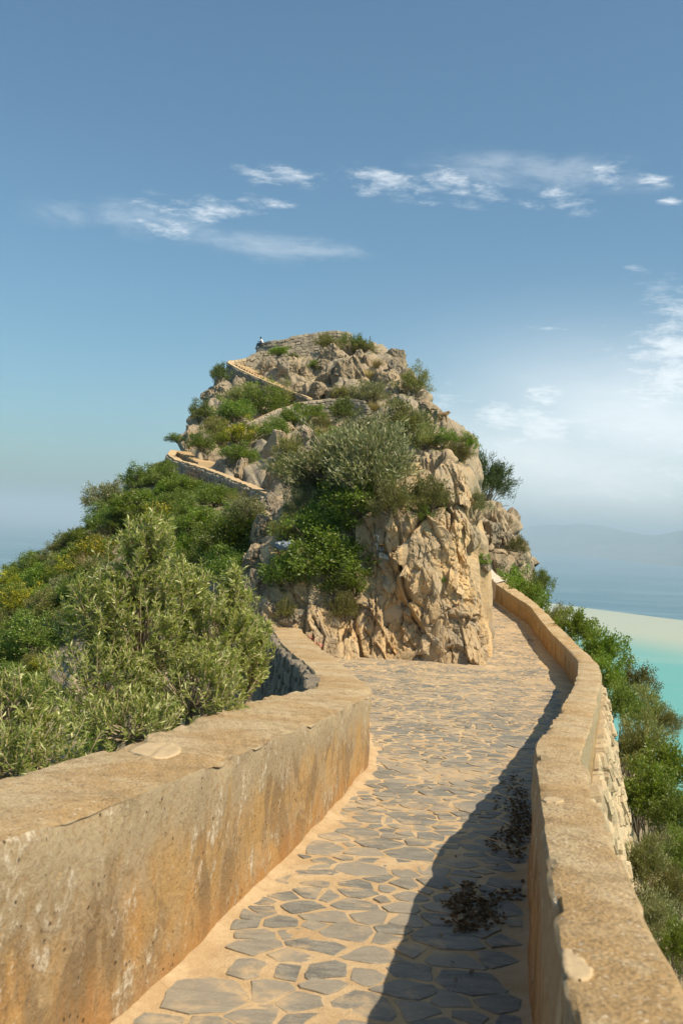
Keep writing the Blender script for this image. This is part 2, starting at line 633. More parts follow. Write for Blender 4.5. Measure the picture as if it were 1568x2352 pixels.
M['slate'] = slate_mat()
def sand_mat():
    m, nt, p, co = new_mat('sandy_mortar')
    a = noise(nt, co, 2.2, 6, 0.66, 0.4)
    b = noise(nt, co, 17, 6, 0.72)
    e = noise(nt, co, 80, 4, 0.7)
    c = mixc(nt, a.smooth(0.38, 0.62), (0.43, 0.30, 0.165), (0.52, 0.385, 0.23))
    c = mixc(nt, b.smooth(0.52, 0.68) * 0.6, c, (0.34, 0.24, 0.14))
    c = mixc(nt, e.smooth(0.58, 0.68) * 0.6, c, (0.24, 0.19, 0.13))
    c = mixc(nt, e.smooth(0.30, 0.40, 0.5, 0.0), c, (0.60, 0.49, 0.34))
    nt.links.new(c, p.inputs['Base Color'])
    p.inputs['Roughness'].default_value = 0.97
    p.inputs['Specular IOR Level'].default_value = 0.1
    bump(nt, p, a * 0.6 + b * 0.7 + e * 0.35, 1.0, 0.02)
    return m


M['sand'] = sand_mat()
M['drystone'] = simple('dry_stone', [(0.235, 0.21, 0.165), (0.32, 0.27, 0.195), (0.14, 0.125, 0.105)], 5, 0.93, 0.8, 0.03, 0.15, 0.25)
M['shadestone'] = simple('shade_toned_stone', [(0.17, 0.145, 0.11), (0.23, 0.19, 0.135), (0.10, 0.09, 0.07)], 5, 0.93, 0.8, 0.03, 0.15, 0.25)  # darker copy of the dry stone, shade put into its colour
M['tanstone'] = simple('tan_stone', [(0.42, 0.34, 0.225), (0.50, 0.39, 0.235), (0.25, 0.21, 0.155)], 6, 0.93, 0.8, 0.03, 0.15, 0.2)
M['mortar'] = simple('old_mortar', [(0.16, 0.135, 0.10), (0.25, 0.205, 0.145)], 6, 0.97, 0.6, 0.03, 0.1)
M['tanmortar'] = simple('tan_mortar', [(0.40, 0.30, 0.17), (0.48, 0.36, 0.21)], 6, 0.97, 0.6, 0.03, 0.1)
M['coping'] = simple('ochre_coping', [(0.40, 0.29, 0.165), (0.48, 0.355, 0.21), (0.30, 0.215, 0.12)], 3, 0.95, 0.5, 0.02, 0.1)
M['white'] = simple('flaking_whitewash', [(0.52, 0.44, 0.35), (0.60, 0.53, 0.44), (0.36, 0.27, 0.18)], 4, 0.9, 0.6, 0.02, 0.15)
M['patch'] = simple('cement_patch', [(0.40, 0.30, 0.175), (0.46, 0.35, 0.215), (0.31, 0.22, 0.125)], 6, 0.9, 0.3, 0.005, 0.12)
M['step'] = simple('stair_stone', [(0.42, 0.31, 0.18), (0.50, 0.37, 0.22), (0.30, 0.23, 0.15)], 4, 0.95, 0.5, 0.02, 0.1, 0.1)
M['bark'] = simple('grey_bark', [(0.16, 0.125, 0.085), (0.25, 0.20, 0.14)], 9, 0.9, 0.5, 0.01, 0.1)
M['soil'] = simple('stony_soil', [(0.16, 0.125, 0.08), (0.26, 0.21, 0.14), (0.09, 0.08, 0.05)], 1.3, 0.97, 0.9, 0.08, 0.1)
M['litter'] = simple('dead_leaves', [(0.08, 0.055, 0.03), (0.16, 0.105, 0.052)], 30, 0.9, 0, 0, 0.1)
M['twig'] = simple('pale_twig', [(0.30, 0.23, 0.15), (0.38, 0.30, 0.20)], 20, 0.9, 0, 0, 0.1)
M['paintw'] = simple('white_paint', [(0.74, 0.72, 0.66), (0.66, 0.63, 0.56)], 9, 0.85, 0, 0, 0.2)
M['paintk'] = simple('faded_black_paint', [(0.16, 0.14, 0.115), (0.25, 0.205, 0.15)], 7, 0.9, 0, 0, 0.1)
M['paintr'] = simple('faded_red_paint', [(0.55, 0.17, 0.14), (0.55, 0.27, 0.20)], 9, 0.9, 0, 0, 0.1)
M['bag'] = simple('blue_grey_plastic', [(0.17, 0.21, 0.27), (0.26, 0.30, 0.37)], 7, 0.35, 0.4, 0.02, 0.5)
M['metal'] = simple('rusty_green_metal', [(0.09, 0.10, 0.06), (0.16, 0.12, 0.07)], 9, 0.6, 0, 0, 0.4)


def leaf_mat(name, c1, c2, c3, trans=0.35, gloss=0.35, sub=None):
    m, nt, p, co = new_mat(name)
    out = [n for n in nt.nodes if n.type == 'OUTPUT_MATERIAL'][0]
    at_ = nt.nodes.new('ShaderNodeAttribute'); at_.attribute_name = 'leaf'
    a = S(nt, at_.outputs['Fac'])
    r = objrand(nt)
    c = mixc(nt, a.lin(0.0, 0.75), c1, c2)
    c = mixc(nt, a.smooth(0.78, 0.95), c, c3)
    h = nt.nodes.new('ShaderNodeHueSaturation')
    nt.links.new(c, h.inputs['Color'])
    nt.links.new(r.lin(0, 1, 0.72, 1.25).s, h.inputs['Value'])
    nt.links.new(r.lin(0, 1, 0.485, 0.512).s, h.inputs['Hue'])
    nt.links.new(h.outputs[0], p.inputs['Base Color'])
    p.inputs['Roughness'].default_value = 0.45
    p.inputs['Specular IOR Level'].default_value = gloss
    t = nt.nodes.new('ShaderNodeBsdfTranslucent')
    tcm = mixc(nt, 1.0, h.outputs[0], (1.15, 1.25, 0.55), 'MULTIPLY')
    nt.links.new(tcm, t.inputs[0])
    mx = nt.nodes.new('ShaderNodeMixShader')
    mx.inputs[0].default_value = trans
    nt.links.new(p.outputs[0], mx.inputs[1])
    nt.links.new(t.outputs[0], mx.inputs[2])
    nt.links.new(mx.outputs[0], out.inputs[0])
    return m


M['olive'] = leaf_mat('olive_leaf', (0.16, 0.185, 0.045), (0.32, 0.325, 0.09), (0.60, 0.57, 0.30), 0.40, 0.5)
M['olive2'] = leaf_mat('olive_scrub_leaf', (0.15, 0.165, 0.05), (0.25, 0.25, 0.09), (0.42, 0.40, 0.21), 0.34, 0.4)
M['silver'] = leaf_mat('silver_leaf', (0.165, 0.175, 0.075), (0.26, 0.26, 0.125), (0.44, 0.42, 0.26), 0.28, 0.4)
M['lentisk'] = leaf_mat('lentisk_leaf', (0.085, 0.13, 0.02), (0.165, 0.22, 0.032), (0.30, 0.32, 0.07), 0.38, 0.5)
M['bright'] = leaf_mat('bright_leaf', (0.105, 0.165, 0.018), (0.19, 0.265, 0.03), (0.32, 0.36, 0.07), 0.42, 0.5)
M['dull'] = leaf_mat('dull_leaf', (0.125, 0.13, 0.035), (0.21, 0.20, 0.06), (0.31, 0.26, 0.09), 0.33, 0.3)
M['yellow'] = leaf_mat('yellow_tipped_leaf', (0.12, 0.155, 0.02), (0.22, 0.24, 0.03), (0.55, 0.46, 0.04), 0.38, 0.3)
M['straw'] = leaf_mat('straw', (0.30, 0.23, 0.10), (0.42, 0.32, 0.15), (0.25, 0.25, 0.09), 0.3, 0.15)
M['pine'] = leaf_mat('needle_leaf', (0.06, 0.10, 0.03), (0.10, 0.15, 0.045), (0.17, 0.20, 0.07), 0.25, 0.3)
# ------------------------------------------------------------------ sea, far mountains
SEA = -420.0


def sea_mat():
    m, nt, p, co = new_mat('bay_water')
    x, y, z = sep(nt, co)
    n1 = noise(nt, mapping(nt, co, (0.00022, 0.0005, 1)), 1.0, 4, 0.55, 0.6)
    n2 = noise(nt, mapping(nt, co, (0.00045, 0.0016, 1), (0, 0, 0.35)), 1.0, 5, 0.6, 0.8)
    n3 = noise(nt, mapping(nt, co, (0.004, 0.012, 1)), 1.0, 5, 0.6)
    # edge of the sediment plume, a curve across the bay
    e = y - ((x - 1407.0) * -1.45 + 6240.0) - (x - 1650.0) * (x - 1650.0) * 0.00022 + (n1 - 0.5) * 60.0
    plume = e.smooth(-70.0, 8.0, 1.0, 0.0) * x.smooth(150.0, 700.0)
    turq = e.smooth(-3300.0, -1500.0, 1.0, 0.0)
    deep = mixc(nt, n2.smooth(0.45, 0.62), (0.03, 0.115, 0.17), (0.09, 0.19, 0.235))
    sed = mixc(nt, turq, (0.40, 0.42, 0.285), (0.085, 0.33, 0.285))
    sed = mixc(nt, n2.smooth(0.52, 0.66) * 0.25, sed, (0.35, 0.45, 0.36))
    c = mixc(nt, plume, deep, sed)
    c = mixc(nt, n3.smooth(0.3, 0.7) * 0.10, c, (0.25, 0.33, 0.36))
    nt.links.new(c, p.inputs['Base Color'])
    p.inputs['Roughness'].default_value = 0.55
    p.inputs['Specular IOR Level'].default_value = 0.25
    return m


def disc(r, z, rings, seg):
    V = [(0, 0, z)]
    for i in range(1, rings + 1):
        rr = r * (i / rings) ** 3
        for k in range(seg):
            a = 2 * math.pi * k / seg
            V.append((rr * math.sin(a), rr * math.cos(a), z))
    Q = [(0, 1 + (k + 1) % seg, 1 + k) for k in range(seg)]
    for i in range(rings - 1):
        for k in range(seg):
            a, b = 1 + i * seg + k, 1 + i * seg + (k + 1) % seg
            Q.append((a, b, b + seg, a + seg))
    return V, Q


V_, Q_ = disc(90000.0, SEA, 14, 96)
M['sea'] = sea_mat()
kind(mesh_py('sea_water', V_, Q_, M['sea'], smooth=True), 'structure')

M['mount'] = simple('far_forest_slope', [(0.10, 0.13, 0.10), (0.16, 0.17, 0.13)], 0.0012, 1.0, 0, 0, 0.0)


def mountains(name, prof, y0, depth, seed, rough):
    """prof: (u, v of skyline, v of shore); built as a relief running back from the shore"""
    us = np.linspace(prof[0][0], prof[-1][0], 260)
    sk = np.interp(us, [q[0] for q in prof], [q[1] for q in prof])
    sh = np.interp(us, [q[0] for q in prof], [q[2] for q in prof])
    rows = 46
    P = np.zeros((rows, 260, 3))
    for j, (u, a, b) in enumerate(zip(us, sk, sh)):
        d = ray(u, b); d = d / d.y
        ys = SEA / d.z if d.z < -1e-4 else y0
        ys = min(max(ys, 6000.0), 26000.0)
        top = at(u, a, ys + depth)
        base = d * ys
        for i in range(rows):
            t = i / (rows - 1)
            tt = min(1.0, t * 1.25)
            y = ys + depth * t * 1.25
            x = base.x / ys * y
            hz = (top.z - SEA) * (tt ** 1.15 if t <= 0.8 else max(0.0, 1 - (t - 0.8) * 3))
            P[i, j] = (x, y, SEA - 8 + max(0.0, hz))
    q = P.reshape(-1, 3)
    r = np.abs(fbm(q * np.array([rough, rough, 0]) + 3.1, seed, 5, 0.55))
    t = (q[:, 2] - SEA) / 600.0
    q[:, 2] += (0.35 - r) * 260 * np.clip(t, 0, 1) * np.clip(1.1 - np.repeat(np.linspace(0, 1, rows), 260), 0, 1)
    q[:, 1] += fbm(q * 0.0011, seed + 9, 3) * 300
    return kind(mesh_np(name, q, grid_faces(rows, 260), M['mount']), 'structure')


mountains('mountain_range', [(980, 1215, 1246), (1100, 1208, 1256), (1190, 1210, 1265), (1245, 1206, 1270), (1290, 1203, 1274),
                             (1350, 1203, 1279), (1400, 1212, 1284), (1450, 1222, 1290), (1500, 1230, 1296), (1540, 1224, 1300),
                             (1568, 1214, 1303), (1640, 1190, 1312), (1800, 1185, 1328), (2050, 1215, 1345), (2350, 1250, 1362), (2700, 1330, 1380)], 12000.0, 5200.0, 5, 0.0007)

# ------------------------------------------------------------------ the hill: stations of cross-sections, near to far
# every station is one distance in metres and an outline of eleven points, from the left foot over the crest to the right foot
ST = [
    ('w', -8.0, [(-26, -27), (-14, -15), (-8, -9), (-4.8, -5.6), (-3.2, -3.6), (-2.0, -3.4), (-1.0, -3.4), (-0.6, -3.4), (-0.3, -3.4), (0.0, -3.4), (0.3, -3.4)]),
    ('w', 2.0, [(-26, -28), (-13, -15), (-7, -9), (-3.8, -5.7), (-1.9, -3.6), (-1.3, -3.6), (-0.9, -3.6), (-0.5, -3.6), (-0.2, -3.6), (0.0, -3.6), (0.3, -3.6)]),
    ('w', 11.0, [(-26, -27), (-13, -14), (-7.2, -8.6), (-4.0, -5.8), (-1.4, -4.4), (-0.2, -4.4), (0.1, -4.4), (0.4, -4.4), (0.8, -4.4), (1.2, -4.4), (1.5, -4.4)]),
    ('w', 20.0, [(-27, -26), (-14, -12.5), (-8.4, -7.2), (-5.2, -5.2), (-2.7, -4.4), (-1.4, -4.6), (-0.5, -4.6), (0.3, -4.6), (1.2, -4.6), (2.2, -4.6), (3.2, -4.6)]),
    ('p', 23.9, [(-1700, 3400), (-480, 2080), (40, 1720), (370, 1560), (560, 1450), (655, 1520), (775, 1535), (880, 1540), (965, 1540), (1050, 1540), (1112, 1535)]),
    ('p', 25.6, [(-1600, 3200), (-400, 1960), (100, 1610), (395, 1450), (562, 1320), (640, 1255), (800, 1160), (930, 1085), (1020, 1062), (1074, 1110), (1113, 1520)]),
    ('p', 30.0, [(-1400, 2900), (-280, 1760), (130, 1480), (400, 1345), (588, 1195), (680, 1135), (800, 1065), (930, 1025), (1030, 1020), (1079, 1085), (1130, 1490)]),
    ('p', 37.0, [(-1200, 2600), (-120, 1560), (190, 1340), (430, 1235), (590, 1152), (680, 1100), (800, 1035), (930, 1005), (1030, 1005), (1081, 1070), (1104, 1420)]),
    ('p', 50.0, [(-900, 2300), (-10, 1385), (235, 1215), (430, 1135), (560, 1132), (680, 1085), (800, 1015), (930, 985), (1025, 985), (1080, 1060), (1092, 1380)]),
    ('p', 66.0, [(-650, 2000), (170, 1250), (315, 1115), (392, 1062), (480, 1050), (600, 1035), (760, 1000), (900, 980), (1012, 972), (1068, 1060), (1092, 1400)]),
    ('p', 84.0, [(-450, 1900), (250, 1230), (421, 1035), (438, 985), (560, 975), (690, 955), (830, 940), (930, 950), (998, 958), (1045, 1080), (1080, 1400)]),
    ('p', 98.0, [(-300, 1800), (300, 1200), (430, 1010), (466, 925), (560, 905), (700, 925), (800, 915), (925, 905), (985, 940), (1020, 1040), (1060, 1400)]),
    ('p', 108.0, [(-200, 1750), (330, 1180), (445, 1000), (492, 885), (535, 850), (640, 850), (780, 812), (915, 826), (940, 880), (980, 990), (1040, 1400)]),
    ('p', 121.0, [(-100, 1700), (360, 1150), (480, 980), (545, 850), (598, 812), (690, 795), (800, 785), (872, 815), (925, 870), (960, 980), (1010, 1350)]),
    ('p', 142.0, [(0, 1700), (380, 1200), (490, 1020), (550, 930), (600, 890), (690, 870), (800, 870), (860, 900), (910, 950), (940, 1050), (990, 1350)]),
]
ROWS = [10, 14, 14, 10, 150, 80, 60, 60, 56, 56, 56, 70, 56, 16]
COLS = [40, 46, 56, 56, 58, 70, 70, 62, 56, 64]


def loft(st, rows, cols):
    base = []
    for k, y, pts in st:
        row = []
        for a, b in pts:
            p = at(a, b, y) if k == 'p' else Vector((a, y, b))
            row.append(tuple(p))
        base.append(row)
    base = np.array(base)
    t = np.concatenate([i + np.arange(n) / n for i, n in enumerate(cols)] + [[len(cols)]])
    s = np.concatenate([i + np.arange(n) / n for i, n in enumerate(rows)] + [[len(rows)]])
    ti = np.minimum(t.astype(int), len(cols) - 1); tf = (t - ti)[None, :, None]
    a = base[:, ti] * (1 - tf) + base[:, ti + 1] * tf
    si = np.minimum(s.astype(int), len(rows) - 1); sf = (s - si)[:, None, None]
    P = a[si] * (1 - sf) + a[si + 1] * sf
    return P, s, t


def blur(P, n):
    for _ in range(n):
        Q = P.copy()
        Q[1:-1] = (P[:-2] + 2 * P[1:-1] + P[2:]) / 4
        P = Q.copy()
        Q[:, 1:-1] = (P[:, :-2] + 2 * P[:, 1:-1] + P[:, 2:]) / 4
        P = Q
    return P


def gnormals(P):
    a = np.gradient(P, axis=0)
    b = np.gradient(P, axis=1)
    n = np.cross(b, a)
    n /= np.maximum(np.linalg.norm(n, axis=2, keepdims=True), 1e-9)
    return n


def rot_stretch(q, ax, ay, sx, sy, sz):
    R = np.array(Matrix.Rotation(ax, 3, 'X') @ Matrix.Rotation(ay, 3, 'Y'))
    return (q @ R.T) * np.array([sx, sy, sz])


def crack_px(q, pts, width, U):
    """distance-based groove along a line of picture points on the cliff face"""
    out = np.zeros(len(q))
    for (a, b), (c, d) in zip(pts[:-1], pts[1:]):
        ab = np.array([c - a, d - b], float)
        L = ab @ ab
        w = U - np.array([a, b])
        t = np.clip((w @ ab) / L, 0, 1)
        dd = np.linalg.norm(w - t[:, None] * ab, axis=1)
        out = np.maximum(out, np.clip(1 - dd / width, 0, 1))
    return out


WAYS = [([(392, 1045), (440, 1080), (520, 1112), (565, 1130), (600, 1150)], 0.7), ([(530, 845), (575, 870), (610, 885), (655, 903), (700, 920)], 1.0),
        ([(575, 985), (640, 958), (690, 942), (745, 935), (838, 938)], 0.9), ([(600, 800), (652, 792), (707, 782), (800, 775)], 0.8), ([(570, 832), (600, 818)], 0.8)]
P, s_, t_ = loft(ST, ROWS, COLS)
P = blur(P, 5)
N = gnormals(P)
q = P.reshape(-1, 3)
nn = N.reshape(-1, 3)
flip = np.sign((nn * np.array([0.0, -0.6, 0.8])).sum(1).mean())
nn = nn * flip
yy = q[:, 1]
# size of the fractured blocks grows from the near cliff to the far crags
near = np.clip((45 - yy) / 12, 0, 1)
CR = np.array(CAMR)
pc = q @ CR
U = np.stack([784 + F * pc[:, 0] / np.maximum(-pc[:, 2], .1), 1176 - F * pc[:, 1] / np.maximum(-pc[:, 2], .1)], 1)
warp = np.stack([fbm(q * 0.6, 31, 3), fbm(q * 0.6, 41, 3), fbm(q * 0.6, 51, 3)], 1)
qa = rot_stretch(q + 0.05 * warp, 0.18, 0.42, 1.0, 0.8, 0.34)
A0, E0 = facets(qa / 2.1 + 3.3, 2, 1.2)
A, Ea = facets(qa / 1.0, 3, 1.1)
B, Eb = facets(qa / 0.52 + 9.1, 4, 1.1)
C_, Ec = facets(rot_stretch(q + 0.2 * warp, 0.1, 0.3, 1, 1, 0.6) / 0.20 + 4.7, 5, 1.1)
D_, Ed = facets(rot_stretch(q, 0.3, 0.5, 1, 1, 0.7) / 0.10 + 2.7, 6, 1.2)
dn = 0.30 * A0 + 0.24 * A - 0.05 * np.clip(1 - Ea / 0.05, 0, 1) + 0.12 * B - 0.02 * np.clip(1 - Eb / 0.06, 0, 1) + 0.05 * C_ - 0.012 * np.clip(1 - Ec / 0.1, 0, 1) + 0.024 * D_ + 0.02 * fbm(q * 5.0, 8, 3)
qb = rot_stretch(q + 0.3 * warp, 0.15, 0.42, 1.0, 1.0, 0.50)
A2, Ea2 = facets(qb / 3.4, 13, 1.0)
B2, Eb2 = facets(qb / 1.35, 14, 1.1)
C2, Ec2 = facets(qb / 0.5, 15, 1.2)
df = 0.95 * A2 - 0.30 * np.clip(1 - Ea2 / 0.08, 0, 1) + 0.48 * B2 - 0.16 * np.clip(1 - Eb2 / 0.10, 0, 1) + 0.16 * C2 + 0.06 * fbm(q * 1.6, 18, 3)
disp = near * dn + (1 - near) * df
# calmer where the loft runs under the path or along the stairs' foot
foot = np.clip((q[:, 2] - (np.interp(yy, GY, GZ) - 0.6)) / 0.8, 0.15, 1)
right_under = (t_[None, :] * np.ones((len(s_), 1))).ravel()
srow = (s_[:, None] * np.ones((1, len(t_)))).ravel()
disp *= np.where((right_under > 4.6) & (srow > 3.9) & (srow < 9), np.clip(foot, 0.35, 1), 1)
disp *= np.where((srow < 3.6), 0.5, 1) * np.clip((right_under - 0.5) / 2.5, 0.35, 1)
# the big overhanging block and the long cracks of the cliff by the path
front = near * (yy > 23).astype(float)
blk = np.exp(-(((U[:, 0] - 985 - (U[:, 1] - 1270) * -0.10) / 58) ** 8 + ((U[:, 1] - 1270) / 90) ** 8))
disp += front * 0.30 * blk
left_blk = np.exp(-(((U[:, 0] - 905 - (U[:, 1] - 1190) * 0.25) / 34) ** 4 + ((U[:, 1] - 1190) / 62) ** 4))
disp += front * 0.22 * left_blk
for pts, w, dep in [
        ([(1012, 1150), (985, 1190), (945, 1240), (925, 1268), (918, 1300), (930, 1345), (945, 1375)], 9, 0.40),
        ([(905, 1160), (918, 1230), (925, 1290), (905, 1330), (900, 1370), (885, 1440)], 6, 0.22),
        ([(860, 1190), (868, 1260), (855, 1330), (862, 1420), (850, 1500)], 5, 0.14),
        ([(1040, 1120), (1030, 1230), (1065, 1300), (1062, 1400)], 6, 0.16),
        ([(940, 1380), (965, 1440), (990, 1420), (1040, 1395)], 5, 0.12),
        ([(720, 1430), (745, 1470), (735, 1510)], 6, 0.18),
        ([(780, 1350), (800, 1420), (775, 1505)], 5, 0.14),
        ([(990, 1040), (985, 1090), (1010, 1150)], 5, 0.14),
        ([(1050, 1040), (1045, 1110)], 5, 0.14)]:
    jit = U + np.stack([fbm(q * 1.1, 77, 2), fbm(q * 1.1, 78, 2)], 1) * 5
    disp -= front * 0.7 * dep * crack_px(q, pts, w * 0.8, jit)
# benches cut for the stairs and the walls of the way up
for line, dep in WAYS:
    c = crack_px(q, line, 34, U)
    far_ = (yy > 36).astype(float)
    disp = disp * (1 - 0.85 * np.clip(c * 2, 0, 1) * far_) - dep * np.clip(c * 2, 0, 1) * far_
q2 = q + nn * disp[:, None]
# loose rubble skirt where the cliff meets the paving
q2[:, 2] = np.where(srow < 3.2, np.minimum(q2[:, 2], q[:, 2] + 0.25), q2[:, 2])
# weathering rounds the steps off everywhere but on the freshly broken cliff by the path
wth = np.maximum(np.clip((srow - 4.9) / 0.25, 0, 1), np.clip((3.95 - srow) / 0.1, 0, 1))
wth = np.maximum(wth, np.clip((4.9 - right_under) / 0.4, 0, 1))[:, None]
q2 = q2 * (1 - wth) + blur(q2.reshape(len(s_), len(t_), 3), 3).reshape(-1, 3) * wth
hill = kind(mesh_np('rocky_hill', q2, grid_faces(len(s_), len(t_)), M['hill'], smooth=False), 'structure')
# ochre, iron-stained limestone on the low cliff, fading into grey with height and distance
och = np.clip((40 - yy) / 8, 0, 1) * np.clip((2.6 - q[:, 2] + 1.2 * fbm(q * 0.4, 66, 3)) / 3.5, 0, 1) * np.clip((right_under - 4.1) / 0.6, 0, 1)
at_o = hill.data.attributes.new('ochre', 'FLOAT', 'POINT')
at_o.data.foreach_set('value', och.astype(np.float32))

# the second crag beyond the bend of the path
ST2 = [
    ('p', 49.5, [(1040, 1420), (1075, 1370), (1105, 1345), (1140, 1352), (1190, 1362), (1215, 1400), (1225, 1560)]),
    ('p', 51.5, [(1050, 1330), (1078, 1255), (1108, 1245), (1145, 1255), (1186, 1275), (1208, 1320), (1235, 1520)]),
    ('p', 55.0, [(1045, 1250), (1078, 1190), (1108, 1178), (1140, 1180), (1168, 1195), (1205, 1275), (1250, 1520)]),
    ('p', 61.0, [(1040, 1180), (1075, 1140), (1100, 1140), (1130, 1160), (1160, 1200), (1200, 1290), (1260, 1520)]),
    ('p', 72.0, [(1040, 1160), (1070, 1150), (1090, 1160), (1120, 1190), (1150, 1240), (1190, 1330), (1260, 1520)]),
]
P, sb, tb = loft(ST2, [50, 56, 40, 14], [24, 30, 34, 34, 40, 30])
P = blur(P, 4)
nn = gnormals(P).reshape(-1, 3)
q = P.reshape(-1, 3)
nn = nn * np.sign((nn * np.array([0.0, -0.6, 0.8])).sum(1).mean())
qb = rot_stretch(q + 0.3 * np.stack([fbm(q * .6, 31, 3), fbm(q * .6, 41, 3), fbm(q * .6, 51, 3)], 1), 0.1, -0.2, 1, 1, 0.5)
A, Ea = facets(qb / 1.5, 23, 1.0)
B, Eb = facets(qb / 0.6, 24, 1.1)
d = 0.6 * A - 0.2 * np.clip(1 - Ea / .12, 0, 1) + 0.25 * B - .07 * np.clip(1 - Eb / .12, 0, 1) + 0.06 * fbm(q * 3, 28, 3)
crag = kind(mesh_np('rocky_crag', q + nn * d[:, None], grid_faces(len(sb), len(tb)), M['crag']), 'structure')
crag.data.set_sharp_from_angle(angle=math.radians(20))

# ------------------------------------------------------------------ parapet lines, path
hl = lambda y: float(np.interp(y, [2, 3.8, 10.2, 24], [0.90, 0.88, 0.77, 0.60]))
hr = lambda y: float(np.interp(y, [1, 1.9, 7, 22, 30, 45], [0.88, 0.88, 0.82, 0.56, 0.60, 0.72]))
LW = [((0, 1937), (0, 1790)), ((205, 1866), (223, 1729)), ((445, 1776), (434, 1658)), ((645, 1691), (586, 1606)),
      ((756, 1647), (665, 1590)), ((826, 1609), (715, 1581)), ((853, 1596), (729, 1577)), ((850, 1578), (729, 1570)),
      ((822, 1556), (722, 1544)), ((783, 1522), (704, 1525)), ((739, 1490), (674, 1504)), ((706, 1462), (642, 1473)),
      ((684, 1436), (622, 1438)), ((664, 1420), (606, 1421))]
RW = [((1297, 2352), (1609, 2352)), ((1276, 2180), (1516, 2150)), ((1258, 2010), (1467, 2052)), ((1240, 1840), (1405, 1917)),
      ((1230, 1752), (1352, 1785)), ((1226, 1714), (1333, 1734)), ((1248, 1686), (1350, 1688)), ((1284, 1635), (1366, 1628)),
      ((1317, 1571), (1380, 1566)), ((1326, 1547), (1379, 1541)), ((1325, 1516), (1370, 1520)), ((1300, 1488), (1336, 1491)),
      ((1267, 1456), (1288, 1443)), ((1240, 1424), (1262, 1416)), ((1217, 1393), (1234, 1389)), ((1178, 1368), (1196, 1360)),
      ((1138, 1341), (1157, 1338))]


def pairs(lst, h):
    out = []
    for a, b in lst:
        out.append((on_surf(a[0], a[1], h), on_surf(b[0], b[1], h)))
    return out


LP = pairs(LW, hl)
RP = pairs(RW, hr)


def back(pp, h):
    """carry the wall on past the camera in its own direction"""
    (i0, o0), (i1, o1) = pp[0], pp[1]
    d = ((i1 + o1) - (i0 + o0)); d = d / d.y
    w = o0 - i0
    w = w - Vector((d.x, d.y, 0)).normalized() * w.dot(Vector((d.x, d.y, 0)).normalized()); w.z = 0
    y = -7.0
    i = Vector((i0.x + d.x * (y - i0.y), y, g(y) + h(y)))
    return [(i, i + w)] + pp


LP = back(LP, hl)
RP = back(RP, hr)

# ------------------------------------------------------------------ parapet walls
def resample(pp, step):
    I, O = [pp[0][0]], [pp[0][1]]
    for (a, b), (c, d) in zip(pp[:-1], pp[1:]):
        L = max((c - a).length, (d - b).length)
        st = step if min(a.y, c.y) < 12 else step * 2
        n = max(2, int(L / st))
        for k in range(1, n + 1):
            I.append(a.lerp(c, k / n)); O.append(b.lerp(d, k / n))
    return np.array(I), np.array(O)


WALL_BVH = {}


def parapet(name, pp, h, low, seed, mats, step=0.06, rough=1.0):
    I, O = resample(pp, step)
    n = len(I)
    gI = np.interp(I[:, 1], GY, GZ); gO = np.interp(O[:, 1], GY, GZ)
    e = 0.014
    cols = []
    for k in range(9):                       # outer face, bottom to top
        f = k / 8
        c = O.copy(); c[:, 2] = (gO - low) * (1 - f) + (O[:, 2] - e) * f
        cols.append(c)
    D = I - O
    L = np.linalg.norm(D[:, :2], axis=1, keepdims=True)
    fr = np.minimum(e / L, 0.1)
    for f, dzv in [(fr, 0.0)] + [(np.full_like(fr, q_), 0.006 * math.sin(q_ * math.pi)) for q_ in np.linspace(0.12, 0.88, 8)] + [(1 - fr, 0.0)]:
        c = O + D * f; c[:, 2] += dzv
        cols.append(c)
    for k in range(15):                      # inner face, top to bottom
        f = k / 14
        c = I.copy(); c[:, 2] = (I[:, 2] - e) * (1 - f) + (gI - 0.15) * f
        cols.append(c)
    P = np.stack(cols, 1)
    N = gnormals(P).reshape(-1, 3)
    q = P.reshape(-1, 3)
    mid = np.repeat((I + O)[:, None] / 2, len(cols), 1).reshape(-1, 3)
    sgn = np.sign(((q - mid) * N).sum(1).mean())
    N = N * sgn
    d = 0.018 * fbm(q * 2.2, seed, 2) + 0.005 * fbm(q * 9, seed + 5, 2)
    # chipped top edges
    isedge = np.zeros(len(cols)); isedge[[8, 9]] = 1; isedge[[18, 19]] = 1
    ed = np.tile(isedge, n)
    d = d - ed * 0.03 * np.clip(fbm(q * 4, seed + 11, 2), 0, 1)
    q = q + N * (d * rough)[:, None]
    faces = grid_faces(n, len(cols))
    mi = np.tile(np.array([0] * 8 + [1] * 10 + [0] * 15 )[:len(cols) - 1], n - 1)
    o = mesh_np(name, q, faces, smooth=True, mats=mats, mat_idx=mi)
    hv_ = np.array([k / 8 for k in range(9)] + [1.0] * 10 + [1 - k / 14 for k in range(15)])
    a = o.data.attributes.new('hgt', 'FLOAT', 'POINT')
    a.data.foreach_set('value', np.tile(hv_, n).astype(np.float32))
    o.data.set_sharp_from_angle(angle=math.radians(32))
    WALL_BVH[name + str(seed)] = BVHTree.FromPolygons(q.tolist(), faces.tolist())
    return o


